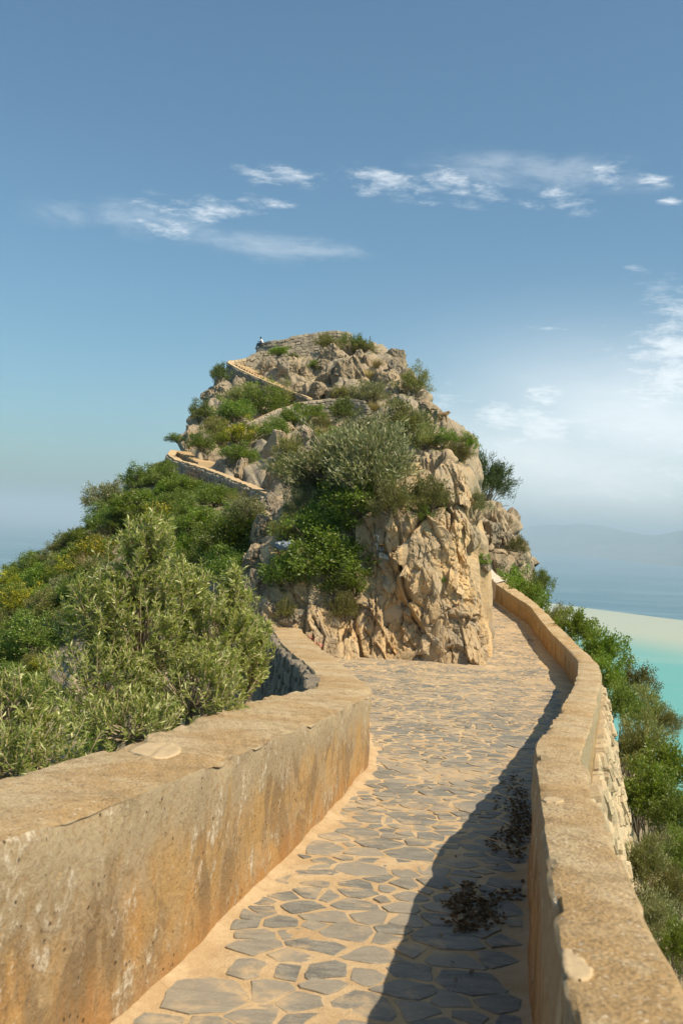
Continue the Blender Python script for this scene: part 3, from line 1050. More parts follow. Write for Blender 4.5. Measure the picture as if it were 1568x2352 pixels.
left_wall = tag(parapet('parapet_wall', LP, hl, 1.0, 101, [M['render'], M['top']]),
                'thick ochre rendered parapet wall on the left, stained and patched, beside the olive', 'wall')
right_wall = tag(parapet('parapet_wall', RP, hr, 0.55, 202, [M['render'], M['top']]),
                 'low winding concrete parapet wall on the right, following the path to the bend', 'wall')
hw = lambda y: 0.95
WP = [(at(1138, 1339, 41.0), at(1160, 1334, 41.6)), (at(1120, 1323, 43.0), at(1140, 1318, 43.6)), (at(1106, 1308, 45.2), at(1122, 1303, 45.8)),
      (at(1094, 1298, 48.0), at(1108, 1293, 48.6)), (at(1082, 1290, 51.0), at(1096, 1286, 51.6))]
white_wall = tag(parapet('parapet_wall', WP, hw, 0.8, 303, [M['white'], M['white']], 0.12, 2.2),
                 'short flaking whitewashed wall at the far end of the path by the steps', 'wall')


def surf_patch(name, pix, h, mat, parent, seed, lift=0.006):
    """thin irregular cement patch on a wall top, traced as an outline"""
    pts = [on_surf(u, v, lambda y: h(y) + 0.010) for u, v in pix]
    c = sum(pts, Vector()) / len(pts)
    for _ in range(2):
        pts = [w for i in range(len(pts)) for w in (pts[i].lerp(pts[(i + 1) % len(pts)], .25), pts[i].lerp(pts[(i + 1) % len(pts)], .75))]
    ring = []
    n = len(pts)
    for i in range(n):
        for k in range(2):
            p = pts[i].lerp(pts[(i + 1) % n], k / 2)
            ring.append(p)
    rnd = random.Random(seed)
    bvh = WALL_BVH['parapet_wall' + ('101' if parent == left_wall else '202')]
    r0 = bvh.ray_cast(c + Vector((0, 0, .2)), Vector((0, 0, -1)))
    V, Q = [(r0[0] if r0[0] else c) + Vector((0, 0, lift))], []
    m = len(ring)
    for f, dz_ in ((0.16, lift), (0.33, lift), (0.5, lift), (0.66, lift), (0.82, lift), (0.97, lift), (1.0, -0.012)):
        for p in ring:
            j = Vector((rnd.uniform(-1, 1), rnd.uniform(-1, 1), 0)) * (0.006 if f > 0.9 else 0)
            w_ = c.lerp(p, f) + j
            r_ = bvh.ray_cast(w_ + Vector((0, 0, .2)), Vector((0, 0, -1)))
            V.append((r_[0] if r_[0] else w_) + Vector((0, 0, dz_)))
    for k in range(m):
        Q.append((0, 1 + k, 1 + (k + 1) % m))
        for r in range(6):
            a, b = 1 + r * m + k, 1 + r * m + (k + 1) % m
            Q.append((a, a + m, b + m, b))
    return mesh_py(name, V, Q, mat, parent, True)


surf_patch('cement_patch', [(285, 1716), (330, 1697), (395, 1700), (420, 1715), (410, 1735), (365, 1743), (320, 1736)], hl, M['patch'], left_wall, 1)
surf_patch('cement_patch', [(1242, 1832), (1265, 1829), (1295, 1838), (1290, 1845), (1248, 1842)], hr, M['patch'], right_wall, 2)
surf_patch('cement_patch', [(1283, 2165), (1310, 2168), (1345, 2200), (1365, 2222), (1340, 2240), (1290, 2225)], hr, M['patch'], right_wall, 3)

# ------------------------------------------------------------------ path
LX = ([p[0].y for p in LP][:-2], [p[0].x for p in LP][:-2])


def xl(y):
    if y < 24.0:
        return float(np.interp(y, LX[0], LX[1]))
    return float(np.interp(y, [24, 24.6, 27, 31, 39, 46, 56], [-0.9, -1.2, 1.0, 2.6, 3.7, 4.6, 5.2]))


RY, RX = [p[0].y for p in RP] + [p[0].y for p in WP[1:]] + [60], [p[0].x for p in RP] + [p[0].x for p in WP[1:]] + [7.0]


def xr(y):
    return float(np.interp(y, RY, RX))


ys = np.concatenate([np.arange(-7, 12, 0.10), np.arange(12, 27, 0.15), np.arange(27, 56, 0.3)])
nc = 44
P = np.zeros((len(ys), nc, 3))
for i, y in enumerate(ys):
    a, b = xl(y) - 0.22, xr(y) + 0.14
    P[i, :, 0] = np.linspace(a, b, nc); P[i, :, 1] = y; P[i, :, 2] = g(y)
q = P.reshape(-1, 3)
q[:, 2] += 0.004 * fbm(q * np.array([1.8, 1.8, 0]), 61, 3) + 0.003 * fbm(q * np.array([8, 8, 0]), 62, 3)
# sand swept up along the foot of the walls
wl = np.tile(np.linspace(0, 1, nc), len(ys))
q[:, 2] += 0.03 * np.exp(-((wl - 0.10) / 0.025) ** 2) + 0.02 * np.exp(-((wl - 0.95) / 0.03) ** 2)
path = kind(mesh_np('stone_path', q, grid_faces(len(ys), nc), M['sand']), 'structure')


def clip_poly(poly, px_, py_, nx, ny):
    out = []
    n = len(poly)
    for i in range(n):
        a, b = poly[i], poly[(i + 1) % n]
        da = (a[0] - px_) * nx + (a[1] - py_) * ny
        db = (b[0] - px_) * nx + (b[1] - py_) * ny
        if da <= 0: out.append(a)
        if (da < 0 < db) or (db < 0 < da):
            t = da / (da - db)
            out.append((a[0] + (b[0] - a[0]) * t, a[1] + (b[1] - a[1]) * t))
    return out


rng = random.Random(12)
seeds, rad, cell = [], [], {}
for _ in range(60000):
    y = 0.6 + 46.4 * rng.random()
    x = rng.uniform(xl(y) - 0.5, xr(y) + 0.5)
    r_ = rng.choice((0.08, 0.10, 0.13, 0.17, 0.24)) * (1.25 if y < 5 else 1.0)
    ci = (int(x // 0.6), int(y // 0.6))
    ok = True
    for a in (-1, 0, 1):
        for b in (-1, 0, 1):
            for j in cell.get((ci[0] + a, ci[1] + b), ()):
                if (seeds[j][0] - x) ** 2 + (seeds[j][1] - y) ** 2 < ((rad[j] + r_) * 0.80) ** 2: ok = False; break
    if ok:
        cell.setdefault(ci, []).append(len(seeds)); seeds.append((x, y)); rad.append(r_)
sa = np.array(seeds)
stones = []
for i, (x, y) in enumerate(seeds):
    if not (xl(y) + 0.03 < x < xr(y) - 0.03): continue
    if y > 24.2 and x < xl(y) + 0.9: continue
    d2 = ((sa - sa[i]) ** 2).sum(1)
    nb = np.argsort(d2)[1:22]
    poly = [(x - .5, y - .5), (x + .5, y - .5), (x + .5, y + .5), (x - .5, y + .5)]
    jt = 0.006 + 0.022 * rng.random() ** 2 + 0.003 * min(1.0, y / 14)
    for j in nb:
        ox, oy = seeds[j]
        L = math.hypot(ox - x, oy - y)
        nx, ny = (ox - x) / L, (oy - y) / L
        a = rng.uniform(-.3, .3)
        jt = min(0.035, jt * rng.uniform(0.6, 1.5))
        nx, ny = nx * math.cos(a) - ny * math.sin(a), nx * math.sin(a) + ny * math.cos(a)
        t_c = 0.5 + 0.5 * (rad[i] ** 2 - rad[j] ** 2) / (L * L)      # power diagram: big slabs stay big
        t_c = min(max(t_c, 0.2), 0.8)
        poly = clip_poly(poly, x + (ox - x) * t_c - nx * jt, y + (oy - y) * t_c - ny * jt, nx, ny)
        if len(poly) < 3: break
    if len(poly) < 3: continue
    a_, b_ = xl(y) + 0.05, xr(y) - 0.03
    poly = [(min(max(p[0], a_), b_), p[1]) for p in poly]
    rp = []
    for k in range(len(poly)):
        p0, p1, p2 = poly[k - 1], poly[k], poly[(k + 1) % len(poly)]
        for o_, f in ((p0, rng.uniform(.03, .12)), (p2, rng.uniform(.03, .12))):
            rp.append((p1[0] + (o_[0] - p1[0]) * f + rng.uniform(-.006, .006), p1[1] + (o_[1] - p1[1]) * f + rng.uniform(-.006, .006)))
    ar = abs(sum(rp[k][0] * rp[(k + 1) % len(rp)][1] - rp[(k + 1) % len(rp)][0] * rp[k][1] for k in range(len(rp)))) / 2
    if ar < 0.004: continue
    jag = []
    for k in range(len(rp)):
        a, b = rp[k], rp[(k + 1) % len(rp)]
        L = math.hypot(b[0] - a[0], b[1] - a[1])
        n_ = max(1, int(L / 0.05)) if y < 9 else 1
        for q_ in range(n_):
            f = q_ / n_
            jj = 0.006 if q_ else 0.0
            jag.append((a[0] + (b[0] - a[0]) * f + rng.uniform(-jj, jj), a[1] + (b[1] - a[1]) * f + rng.uniform(-jj, jj)))
    stones.append((y, jag))
stones.sort(key=lambda t: t[0])


def stone_geo(y, rp):
    cx = sum(p[0] for p in rp) / len(rp); cy = sum(p[1] for p in rp) / len(rp)
    m = len(rp)
    V, Q = [], []
    up = rng.uniform(0.003, 0.0065)
    tx, ty = rng.uniform(-.015, .015), rng.uniform(-.015, .015)
    slope = (g(cy + .2) - g(cy - .2)) / .4
    for f, h_ in ((1.0, -0.03), (0.992, -0.002), (0.965, 0.0)):
        for p in rp:
            dx_, dy_ = (p[0] - cx) * f, (p[1] - cy) * f
            V.append((dx_, dy_, dy_ * slope + up + h_ + tx * dx_ + ty * dy_ + (rng.uniform(-.0015, .0015) if h_ == 0 else 0)))
    for r in range(2):
        for k in range(m):
            a, b = r * m + k, r * m + (k + 1) % m
            Q.append((a, b, b + m, a + m))
    Q.append(tuple(range(2 * m, 3 * m)))
    if sum(rp[k][0] * rp[(k + 1) % m][1] - rp[(k + 1) % m][0] * rp[k][1] for k in range(m)) < 0:
        Q = [tuple(reversed(f)) for f in Q]
    return (cx, cy, g(cy)), V, Q


shown = [s for s in stones if s[0] > 2.9]
rest_parts = []
for n_, (y, rp) in enumerate([s for s in stones if s[0] <= 2.9] + shown):
    c, V, Q = stone_geo(y, rp)
    if y > 2.9 and n_ - (len(stones) - len(shown)) < 300:
        o = mesh_py('paving_stone', V, Q, M['slate'], path)
        o.location = c
    else:
        rest_parts.append(([(v[0] + c[0], v[1] + c[1], v[2] + c[2]) for v in V], Q))
V_, Q_ = join(rest_parts)
kind(mesh_py('paving', V_, Q_, M['slate'], path), 'stuff')

# three steps at the end of the path
st = tag(empty('stone_steps', (5.9, 48.6, g(48.6))), 'dark stone steps where the path disappears behind the cliff', 'steps')
for k in range(4):
    a, b = 4.6 - 5.9, xr(48.4) - 0.03 - 5.9
    V = [(a, -1.2 + k * 0.42, -0.3), (b, -1.2 + k * 0.42, -0.3), (b, 1.6, -0.3), (a, 1.6, -0.3)]
    V += [(v[0], v[1], 0.17 * (k + 1) - 0.05) for v in V]
    mesh_py('step', V, [(0, 1, 5, 4), (1, 2, 6, 5), (2, 3, 7, 6), (3, 0, 4, 7), (4, 5, 6, 7)], M['step'], st)

# ------------------------------------------------------------------ dry stone walls
def block_mesh(seed, mat):
    rnd = random.Random(seed)
    bm = bmesh.new()
    bmesh.ops.create_cube(bm, size=1.0)
    for v in bm.verts:
        v.co += Vector((rnd.uniform(-.14, .14), rnd.uniform(-.10, .10), rnd.uniform(-.13, .13)))
    bmesh.ops.bevel(bm, geom=list(bm.edges), offset=0.12, segments=1, affect='EDGES', profile=0.6)
    for v in bm.verts:
        v.co += Vector((rnd.uniform(-.03, .03), rnd.uniform(-.03, .03), rnd.uniform(-.03, .03)))
    me = bpy.data.meshes.new('stone')
    bm.to_mesh(me); bm.free()
    me.materials.append(mat)
    return me


BLK = {k: [block_mesh(s, M[k]) for s in range(7)] for k in ('drystone', 'tanstone', 'shadestone')}


def poly_at(pts, a):
    L = [0]
    for p, r in zip(pts[:-1], pts[1:]): L.append(L[-1] + (r - p).length)
    d = a * L[-1]
    for i in range(len(pts) - 1):
        if d <= L[i + 1] or i == len(pts) - 2:
            f = (d - L[i]) / max(1e-6, L[i + 1] - L[i])
            return pts[i].lerp(pts[i + 1], min(max(f, 0), 1))


def stone_facing(parent, top, bot, w, h, matk, seed, normal_hint, limit=300, depth=0.22, pname='stone'):
    """courses of single stones on the ruled face between two lines"""
    rnd = random.Random(seed)
    L = sum((b - a).length for a, b in zip(top[:-1], top[1:]))
    H = max((a - b).length for a, b in zip(top, bot))
    nrow = max(1, round(H / h))
    cells = []
    for r in range(nrow):
        x = -w * rnd.random()
        while x < L:
            ww = w * rnd.uniform(0.55, 1.5)
            cells.append((x + ww / 2, (r + 0.5 + rnd.uniform(-.12, .12)) / nrow, ww, h * rnd.uniform(0.8, 1.2) * (H / nrow / h)))
            x += ww
    rest = []
    n = 0
    for x, b, ww, hh in cells:
        a = min(max(x / L, 0.0), 1.0)
        T, B = poly_at(top, a), poly_at(bot, a)
        c = T.lerp(B, b)
        t = (poly_at(top, min(1, a + .02)) - poly_at(top, max(0, a - .02))).normalized()
        dn_ = (T - B).normalized()
        nr = t.cross(dn_).normalized()
        if nr.dot(normal_hint) < 0: nr = -nr
        local_h = (T - B).length / nrow
        R = Matrix((t, nr, nr.cross(t) * -1)).transposed()
        if R.determinant() < 0: R = Matrix((t, nr, nr.cross(t))).transposed()
        R = R @ Matrix.Rotation(rnd.uniform(-.14, .14), 3, 'Y') @ Matrix.Rotation(rnd.uniform(-.12, .12), 3, 'X')
        me = BLK[matk][rnd.randrange(7)]
        sc_ = Matrix.Diagonal((ww * 1.02, depth * rnd.uniform(.8, 1.4), local_h * rnd.uniform(.85, 1.12), 1))
        Mx = Matrix.Translation(c + nr * rnd.uniform(-.03, .05)) @ R.to_4x4() @ sc_
        if n < limit:
            o = bpy.data.objects.new(pname, me)
            COL.objects.link(o)
            o.parent = parent
            o.matrix_parent_inverse = Matrix.Identity(4)
            o.matrix_local = Mx
            n += 1
        else:
            rest.append(([Mx @ v.co for v in me.vertices], [tuple(p.vertices) for p in me.polygons]))
    if rest:
        V, Q = join(rest)
        kind(mesh_py('stones', V, Q, M[matk], parent), 'stuff')


def dense(pts, step):
    out = [pts[0]]
    for a, b in zip(pts[:-1], pts[1:]):
        n = max(1, int((b - a).length / step))
        out += [a.lerp(b, k / n) for k in range(1, n + 1)]
    return out


def hill_wall(name, label, line, height, thick, w, h, matk, mort, seed, inward, coping=None, group=None, batter=0.12):
    """free-standing or retaining wall of dry stone: core, single stones on the seen face, coping"""
    top = dense([at(*p) for p in line], 0.5)
    hs = [height] * len(top) if not callable(height) else [height(i / (len(top) - 1)) for i in range(len(top))]
    inw = Vector(inward).normalized()
    root = tag(empty(name, top[0] - Vector((0, 0, hs[0]))), label, 'wall', group)
    bas = root.location.copy()
    T = [p - bas for p in top]
    B = [p - bas - Vector((0, 0, hh)) - inw * batter for p, hh in zip(top, hs)]
    V, Q = [], []
    for a, b in zip(T, B):
        V += [b - Vector((0, 0, .4)), a - Vector((0, 0, 0.02)), a + inw * thick - Vector((0, 0, 0.02)), b + inw * (thick + batter) - Vector((0, 0, .4))]
    for i in range(len(T) - 1):
        for k in range(3):
            Q.append((i * 4 + k, i * 4 + k + 1, i * 4 + k + 5, i * 4 + k + 4))
    Q += [(0, 1, 2, 3), tuple(len(V) - 4 + k for k in (3, 2, 1, 0))]
    mesh_py('core', V, Q, M[mort], root)
    stone_facing(root, T, B, w, h, matk, seed, -inw, depth=0.28)
    if coping:
        rnd = random.Random(seed)
        V, Q = [], []
        ch, ov = coping
        for i, a in enumerate(T):
            z = Vector((0, 0, 1))
            j = Vector((0, 0, rnd.uniform(-.03, .03)))
            V += [a - inw * ov + j - z * 0.02, a - inw * ov + z * ch + j, a + inw * (thick + ov) + z * ch + j, a + inw * (thick + ov) + j - z * 0.02]
        for i in range(len(T) - 1):
            for k in range(4):
                Q.append((i * 4 + k, i * 4 + (k + 1) % 4, i * 4 + (k + 1) % 4 + 4, i * 4 + k + 4))
        Q += [(0, 1, 2, 3), tuple(len(V) - 4 + k for k in (3, 2, 1, 0))]
        mesh_py('coping', V, Q, M['coping'], root)
    return root


# outer stone face of the left parapet towards the cliff, shade painted into its stones
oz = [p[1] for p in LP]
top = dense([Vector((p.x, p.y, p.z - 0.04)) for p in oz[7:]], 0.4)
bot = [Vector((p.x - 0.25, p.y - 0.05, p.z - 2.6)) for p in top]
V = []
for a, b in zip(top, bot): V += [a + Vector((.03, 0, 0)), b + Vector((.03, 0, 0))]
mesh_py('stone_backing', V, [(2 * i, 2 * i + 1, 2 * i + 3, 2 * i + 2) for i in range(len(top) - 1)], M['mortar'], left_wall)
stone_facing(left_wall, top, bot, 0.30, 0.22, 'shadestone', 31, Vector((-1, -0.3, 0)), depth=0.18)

# battered stone retaining wall under the right parapet
oz = [p[1] for p in RP]
top = dense([Vector((p.x - 0.02, p.y, g(p.y) + 0.12)) for p in oz[3:13]], 0.4)
bot = []
for i, p in enumerate(top):
    t = (top[min(i + 1, len(top) - 1)] - top[max(i - 1, 0)]); t.z = 0; t.normalize()
    o_ = Vector((t.y, -t.x, 0))
    bot.append(p + o_ * 0.46 - Vector((0, 0, 2.0)))
rt = tag(empty('retaining_wall', bot[0]), 'battered rubble stone retaining wall under the right parapet above the green slope', 'wall')
off = rt.location
top_l = [p - off for p in top]; bot_l = [p - off for p in bot]
V = []
for a, b in zip(top_l, bot_l): V += [a, b, b - Vector((0, 0, .8))]
Q = []
for i in range(len(top) - 1):
    Q += [(3 * i, 3 * i + 1, 3 * i + 4, 3 * i + 3), (3 * i + 1, 3 * i + 2, 3 * i + 5, 3 * i + 4)]
mesh_py('core', V, Q, M['tanmortar'], rt)
stone_facing(rt, top_l, bot_l, 0.27, 0.17, 'tanstone', 41, Vector((1, -0.2, 0)), depth=0.22)

# walls and stairs of the zigzag way up
low_wall = hill_wall('stair_wall', 'lower stair wall with pale coping, dropping from the left landing to the rock spine', [(394, 1036, 69), (386, 1047, 66.5), (404, 1060, 64), (440, 1070, 60), (480, 1084, 55), (520, 1100, 50), (565, 1118, 45), (612, 1141, 39)],
          2.1, 0.45, 0.42, 0.26, 'drystone', 'mortar', 51, (0.75, 0.65, 0), (0.10, 0.06))
up_wall = hill_wall('stair_wall', 'upper stair wall with pale coping, climbing left to the landing under the summit', [(527, 831, 111), (524, 836, 109.5), (545, 848, 107), (575, 862, 104), (610, 878, 101), (655, 897, 97.5), (707, 915, 93)],
          lambda f: 3.6 - 1.6 * f, 0.6, 0.55, 0.34, 'drystone', 'mortar', 52, (0.6, 0.8, 0), (0.12, 0.08))
mid_wall = hill_wall('terrace_wall', 'curved dry stone terrace wall across the middle of the hill', [(575, 970, 79), (600, 958, 80.5), (640, 940, 82.5), (690, 925, 84), (745, 918, 85), (800, 915, 85), (838, 922, 84)],
          lambda f: 2.3 - 0.4 * f, 0.6, 0.5, 0.3, 'drystone', 'mortar', 53, (0.1, 1, 0), (0.05, 0.02))
top_wall = hill_wall('summit_wall', 'dry stone wall curving round the summit, a man sitting on its left end', [(597, 789, 117.5), (622, 783, 117), (652, 780, 117), (672, 773, 117.5), (707, 767, 118), (739, 762, 118.5), (772, 760, 119), (798, 762, 120), (806, 768, 122)],
          3.3, 0.7, 0.6, 0.36, 'drystone', 'mortar', 54, (0.05, 1, 0))
end_wall = hill_wall('terrace_wall', 'short dry stone wall beside the top of the upper stairs', [(567, 823, 113), (580, 815, 113.4), (600, 806, 114), (618, 806, 114.6)],
          2.6, 0.6, 0.55, 0.34, 'drystone', 'mortar', 55, (-0.1, 1, 0))
land_wall = hill_wall('landing_wall', 'low pale wall closing the landing at the top of the upper stairs', [(527, 830, 113), (548, 827, 114), (569, 824, 114.6)],
          1.0, 0.5, 0.55, 0.33, 'tanstone', 'tanmortar', 56, (0.0, 1, 0), (0.06, 0.03))


def stairs(name, label, a, b, width, n, side):
    """a lower end, b upper end; treads between"""
    d = b - a
    f = Vector((d.x, d.y, 0)).normalized()
    sv = Vector(side).normalized()
    root = tag(empty(name, a), label, 'steps')
    for k in range(n):
        p = d * (k / n)
        rise = d.z / n
        run = Vector((d.x, d.y, 0)) / n
        c = [p, p + run * 1.35, p + run * 1.35 + sv * width, p + sv * width]
        V = [v - Vector((0, 0, .6)) for v in c] + [v + Vector((0, 0, rise)) for v in c]
        mesh_py('step', V, [(0, 1, 5, 4), (1, 2, 6, 5), (2, 3, 7, 6), (3, 0, 4, 7), (4, 5, 6, 7)], M['step'], root)
    return root


stairs('stone_stairs', 'flight of worn steps behind the upper stair wall', at(640, 893, 100.5), at(540, 839, 112), 2.0, 16, (0.6, 0.8, 0))
stairs('stone_stairs', 'flight of pale steps at the left landing of the lower stair wall', at(455, 1064, 62.5), at(402, 1036, 69.5), 1.5, 11, (0.75, 0.65, 0))

# ------------------------------------------------------------------ right slope below the parapet
oy = [p[1].y for p in RP] + [p[1].y for p in WP[1:]] + [64]
ox = [p[1].x for p in RP] + [p[1].x for p in WP[1:]] + [9.5]
ys = np.concatenate([np.arange(-8, 30, 0.35), np.arange(30, 66, 0.8)])
prof = [(-0.30, -0.9), (0.30, -1.5), (0.62, -1.95), (1.4, -2.9), (3.0, -4.8), (6.0, -8.6), (10, -14), (17, -24), (30, -44), (60, -95)]
nc = 90
tt = np.linspace(0, 1, nc) ** 1.6 * (len(prof) - 1)
P = np.zeros((len(ys), nc, 3))
for i, y in enumerate(ys):
    x0 = float(np.interp(y, oy, ox))
    P[i, :, 0] = x0 + np.interp(tt, range(len(prof)), [a for a, b in prof])
    P[i, :, 1] = y
    P[i, :, 2] = g(y) + np.interp(tt, range(len(prof)), [b for a, b in prof])
q = P.reshape(-1, 3)
wgt = np.tile(np.clip((tt - 1.5) / 2, 0, 1), len(ys))
A, Ea = facets(q / 1.1, 71, 1.0)
q[:, 2] += wgt * (0.5 * fbm(q * 0.5, 72, 3) + 0.35 * A)
q[:, 0] += wgt * 0.2 * A
slope = kind(mesh_np('right_slope', q, grid_faces(len(ys), nc), M['soil']), 'structure')
slope_bvh = BVHTree.FromPolygons([tuple(v) for v in q], [tuple(int(k) for k in f) for f in grid_faces(len(ys), nc)])

# ------------------------------------------------------------------ ray casting onto the ground
hv = q2.reshape(len(s_), len(t_), 3)[::2, ::2]
hill_bvh = BVHTree.FromPolygons([tuple(v) for v in hv.reshape(-1, 3)], grid_faces(hv.shape[0], hv.shape[1]).tolist())
cv_ = np.zeros(len(crag.data.vertices) * 3, np.float32)
crag.data.vertices.foreach_get('co', cv_)
crag_bvh = BVHTree.FromPolygons(cv_.reshape(-1, 3).tolist(), grid_faces(len(sb), len(tb)).tolist())
ORI = Vector((0, 0, 0))
HITS = [hill_bvh, crag_bvh, slope_bvh]


def hit(u, v):
    best = None
    for b in HITS:
        d = ray(u, v).normalized()
        r = b.ray_cast(ORI, d)
        if r[0] is not None and (best is None or r[3] < best[3]): best = r
    return best


def drop(p, up=30.0):
    best = None
    for b in HITS:
        r = b.ray_cast(Vector((p[0], p[1], p[2] + up)), Vector((0, 0, -1)))
        if r[0] is not None and (best is None or r[0].z > best.z): best = r[0]
    return best


# ------------------------------------------------------------------ boulders of the hill
def boulder_mesh(seed, mat='boulder', npt=22):
    """angular limestone block: hull of random points, its edges slightly broken"""
    rnd = random.Random(seed)
    bm = bmesh.new()
    for _ in range(npt):
        d = Vector((rnd.gauss(0, 1), rnd.gauss(0, 1), rnd.gauss(0, 1)))
        d = d / (abs(d.x) ** 4 + abs(d.y) ** 4 + abs(d.z) ** 4) ** 0.25
        bm.verts.new(d * rnd.uniform(0.82, 1.04))
    r_ = bmesh.ops.convex_hull(bm, input=list(bm.verts))
    bmesh.ops.delete(bm, geom=list({e for e in list(r_['geom_interior']) + list(r_['geom_unused']) if isinstance(e, bmesh.types.BMVert)}), context='VERTS')
    bmesh.ops.dissolve_limit(bm, angle_limit=math.radians(9), verts=list(bm.verts), edges=list(bm.edges))
    bmesh.ops.bevel(bm, geom=list(bm.edges), offset=0.035, segments=1, affect='EDGES', profile=0.5)
    bmesh.ops.triangulate(bm, faces=list(bm.faces))
    for lim in (0.5, 0.3, 0.2, 0.13):
        bmesh.ops.subdivide_edges(bm, edges=[e for e in bm.edges if e.calc_length() > lim], cuts=1)
        bmesh.ops.triangulate(bm, faces=[f for f in bm.faces if len(f.verts) > 3])
    co = np.array([v.co[:] for v in bm.verts])
    A, E = facets(rot_stretch(co, 0.3 + seed, 0.5, 1, 1, 0.5) * 2.0 + seed * 3.3, seed, 1.1)
    B, E2 = facets(co * 4.6 + seed, seed + 9, 1.1)
    dd = 0.14 * A + 0.055 * B - 0.05 * np.clip(1 - E / 0.08, 0, 1) + 0.02 * fbm(co * 6 + seed, seed, 2)
    for v, k in zip(bm.verts, dd): v.co *= 1 + k
    bmesh.ops.recalc_face_normals(bm, faces=list(bm.faces))
    me = bpy.data.meshes.new('boulder')
    bm.to_mesh(me); bm.free()
    me.materials.append(M[mat])
    return me


BM_ = [boulder_mesh(s + 1) for s in range(10)]
CB_ = [boulder_mesh(s + 40, 'cliff', 16) for s in range(10)]
BOULD = [
    (552, 818, 36, 24, 0), (580, 806, 32, 30, 0), (760, 822, 66, 60, 20), (796, 808, 30, 54, -25), (707, 866, 46, 52, 10), (663, 854, 60, 64, 0),
    (616, 851, 44, 60, 0), (742, 840, 38, 30, 15), (790, 866, 62, 70, -20), (823, 860, 34, 84, -28), (827, 824, 24, 40, -10), (843, 836, 24, 42, -10),
    (862, 812, 30, 20, 0), (909, 822, 46, 42, 0), (912, 851, 48, 56, 5), (881, 875, 38, 46, 10), (897, 869, 32, 38, 0), (866, 869, 28, 40, 0),
    (906, 901, 28, 48, -10), (925, 898, 34, 46, -25), (728, 900, 42, 44, 0), (752, 878, 54, 62, 5), (690, 895, 36, 36, 0), (775, 905, 60, 40, 0),
    (834, 942, 46, 44, 0), (754, 954, 34, 30, 0), (819, 957, 24, 34, 0), (830, 972, 34, 26, 0), (722, 971, 26, 20, 0), (790, 972, 36, 20, 0),
    (516, 903, 46, 60, 0), (548, 897, 40, 60, 15), (478, 910, 34, 32, 0), (492, 948, 32, 36, 0), (471, 962, 26, 26, 0), (445, 1000, 30, 60, 10), (436, 1030, 24, 50, 0),
    (492, 1062, 42, 52, 0), (530, 1070, 36, 48, 0), (556, 1082, 36, 56, 0), (632, 1036, 62, 92, 25), (642, 1098, 72, 76, 0), (697, 1056, 50, 66, 15),
    (699, 1006, 38, 60, 10), (724, 984, 34, 48, 0), (690, 979, 30, 32, 0), (660, 991, 36, 44, 15), (985, 944, 46, 66, -35), (960, 921, 44, 46, -20), (1003, 962, 34, 48, -30),
    (617, 1168, 50, 92, 12), (603, 1228, 54, 90, 12), (588, 1290, 56, 86, 10), (600, 1345, 62, 80, 0), (583, 1395, 60, 70, 0), (640, 1395, 60, 50, 0), (690, 1420, 46, 44, 0),
    (308, 1163, 40, 24, 10), (345, 1135, 36, 24, 0), (483, 1212, 34, 66, 35), (461, 1304, 50, 38, 0), (480, 1326, 50, 44, 0), (105, 1466, 84, 36, 10), (148, 1444, 44, 30, 10),
    (101, 1322, 22, 36, 10), (522, 1188, 30, 50, 35), (440, 1165, 30, 30, 20),
    (1130, 1230, 40, 70, 0), (1165, 1250, 34, 60, 0), (1185, 1288, 34, 44, 0), (1110, 1290, 40, 60, 0), (1150, 1300, 40, 46, 0)]
rnd = random.Random(5)
for u, v, w, h, tl in BOULD:
    r = hit(u, v)
    if r is None: continue
    p, dist = r[0], r[3]
    dpt = p.y
    sx, sz = w * dpt / F / 2 * 1.05, h * dpt / F / 2 * 1.05
    o = bpy.data.objects.new('boulder', rnd.choice(BM_))
    COL.objects.link(o)
    o.parent = hill
    c = p + ray(u, v).normalized() * (0.45 * (sx + sz) / 2)
    o.location = c
    o.rotation_mode = 'XYZ'
    spin = Matrix.Rotation(math.pi / 2 * rnd.randrange(4), 4, 'X') @ Matrix.Rotation(math.pi / 2 * rnd.randrange(4), 4, 'Z')
    o.matrix_local = Matrix.Translation(c) @ Matrix.Rotation(math.radians(tl), 4, 'Y') @ Matrix.Diagonal((sx, (sx + sz) / 2, sz, 1)) @ spin

# ------------------------------------------------------------------ fractured blocks and slabs of the cliff by the path
CPOLY = [(640, 1425), (660, 1500), (780, 1528), (1000, 1532), (1112, 1528), (1126, 1462), (1098, 1400), (1088, 1300), (1082, 1100), (1060, 1030), (990, 1010), (930, 1060), (890, 1180),
         (820, 1190), (815, 1330), (760, 1400), (690, 1390)]


def in_poly(u, v, poly):
    c = False
    j = len(poly) - 1
    for i in range(len(poly)):
        (a, b), (d, e) = poly[i], poly[j]
        if (b > v) != (e > v) and u < (d - a) * (v - b) / (e - b) + a: c = not c
        j = i
    return c


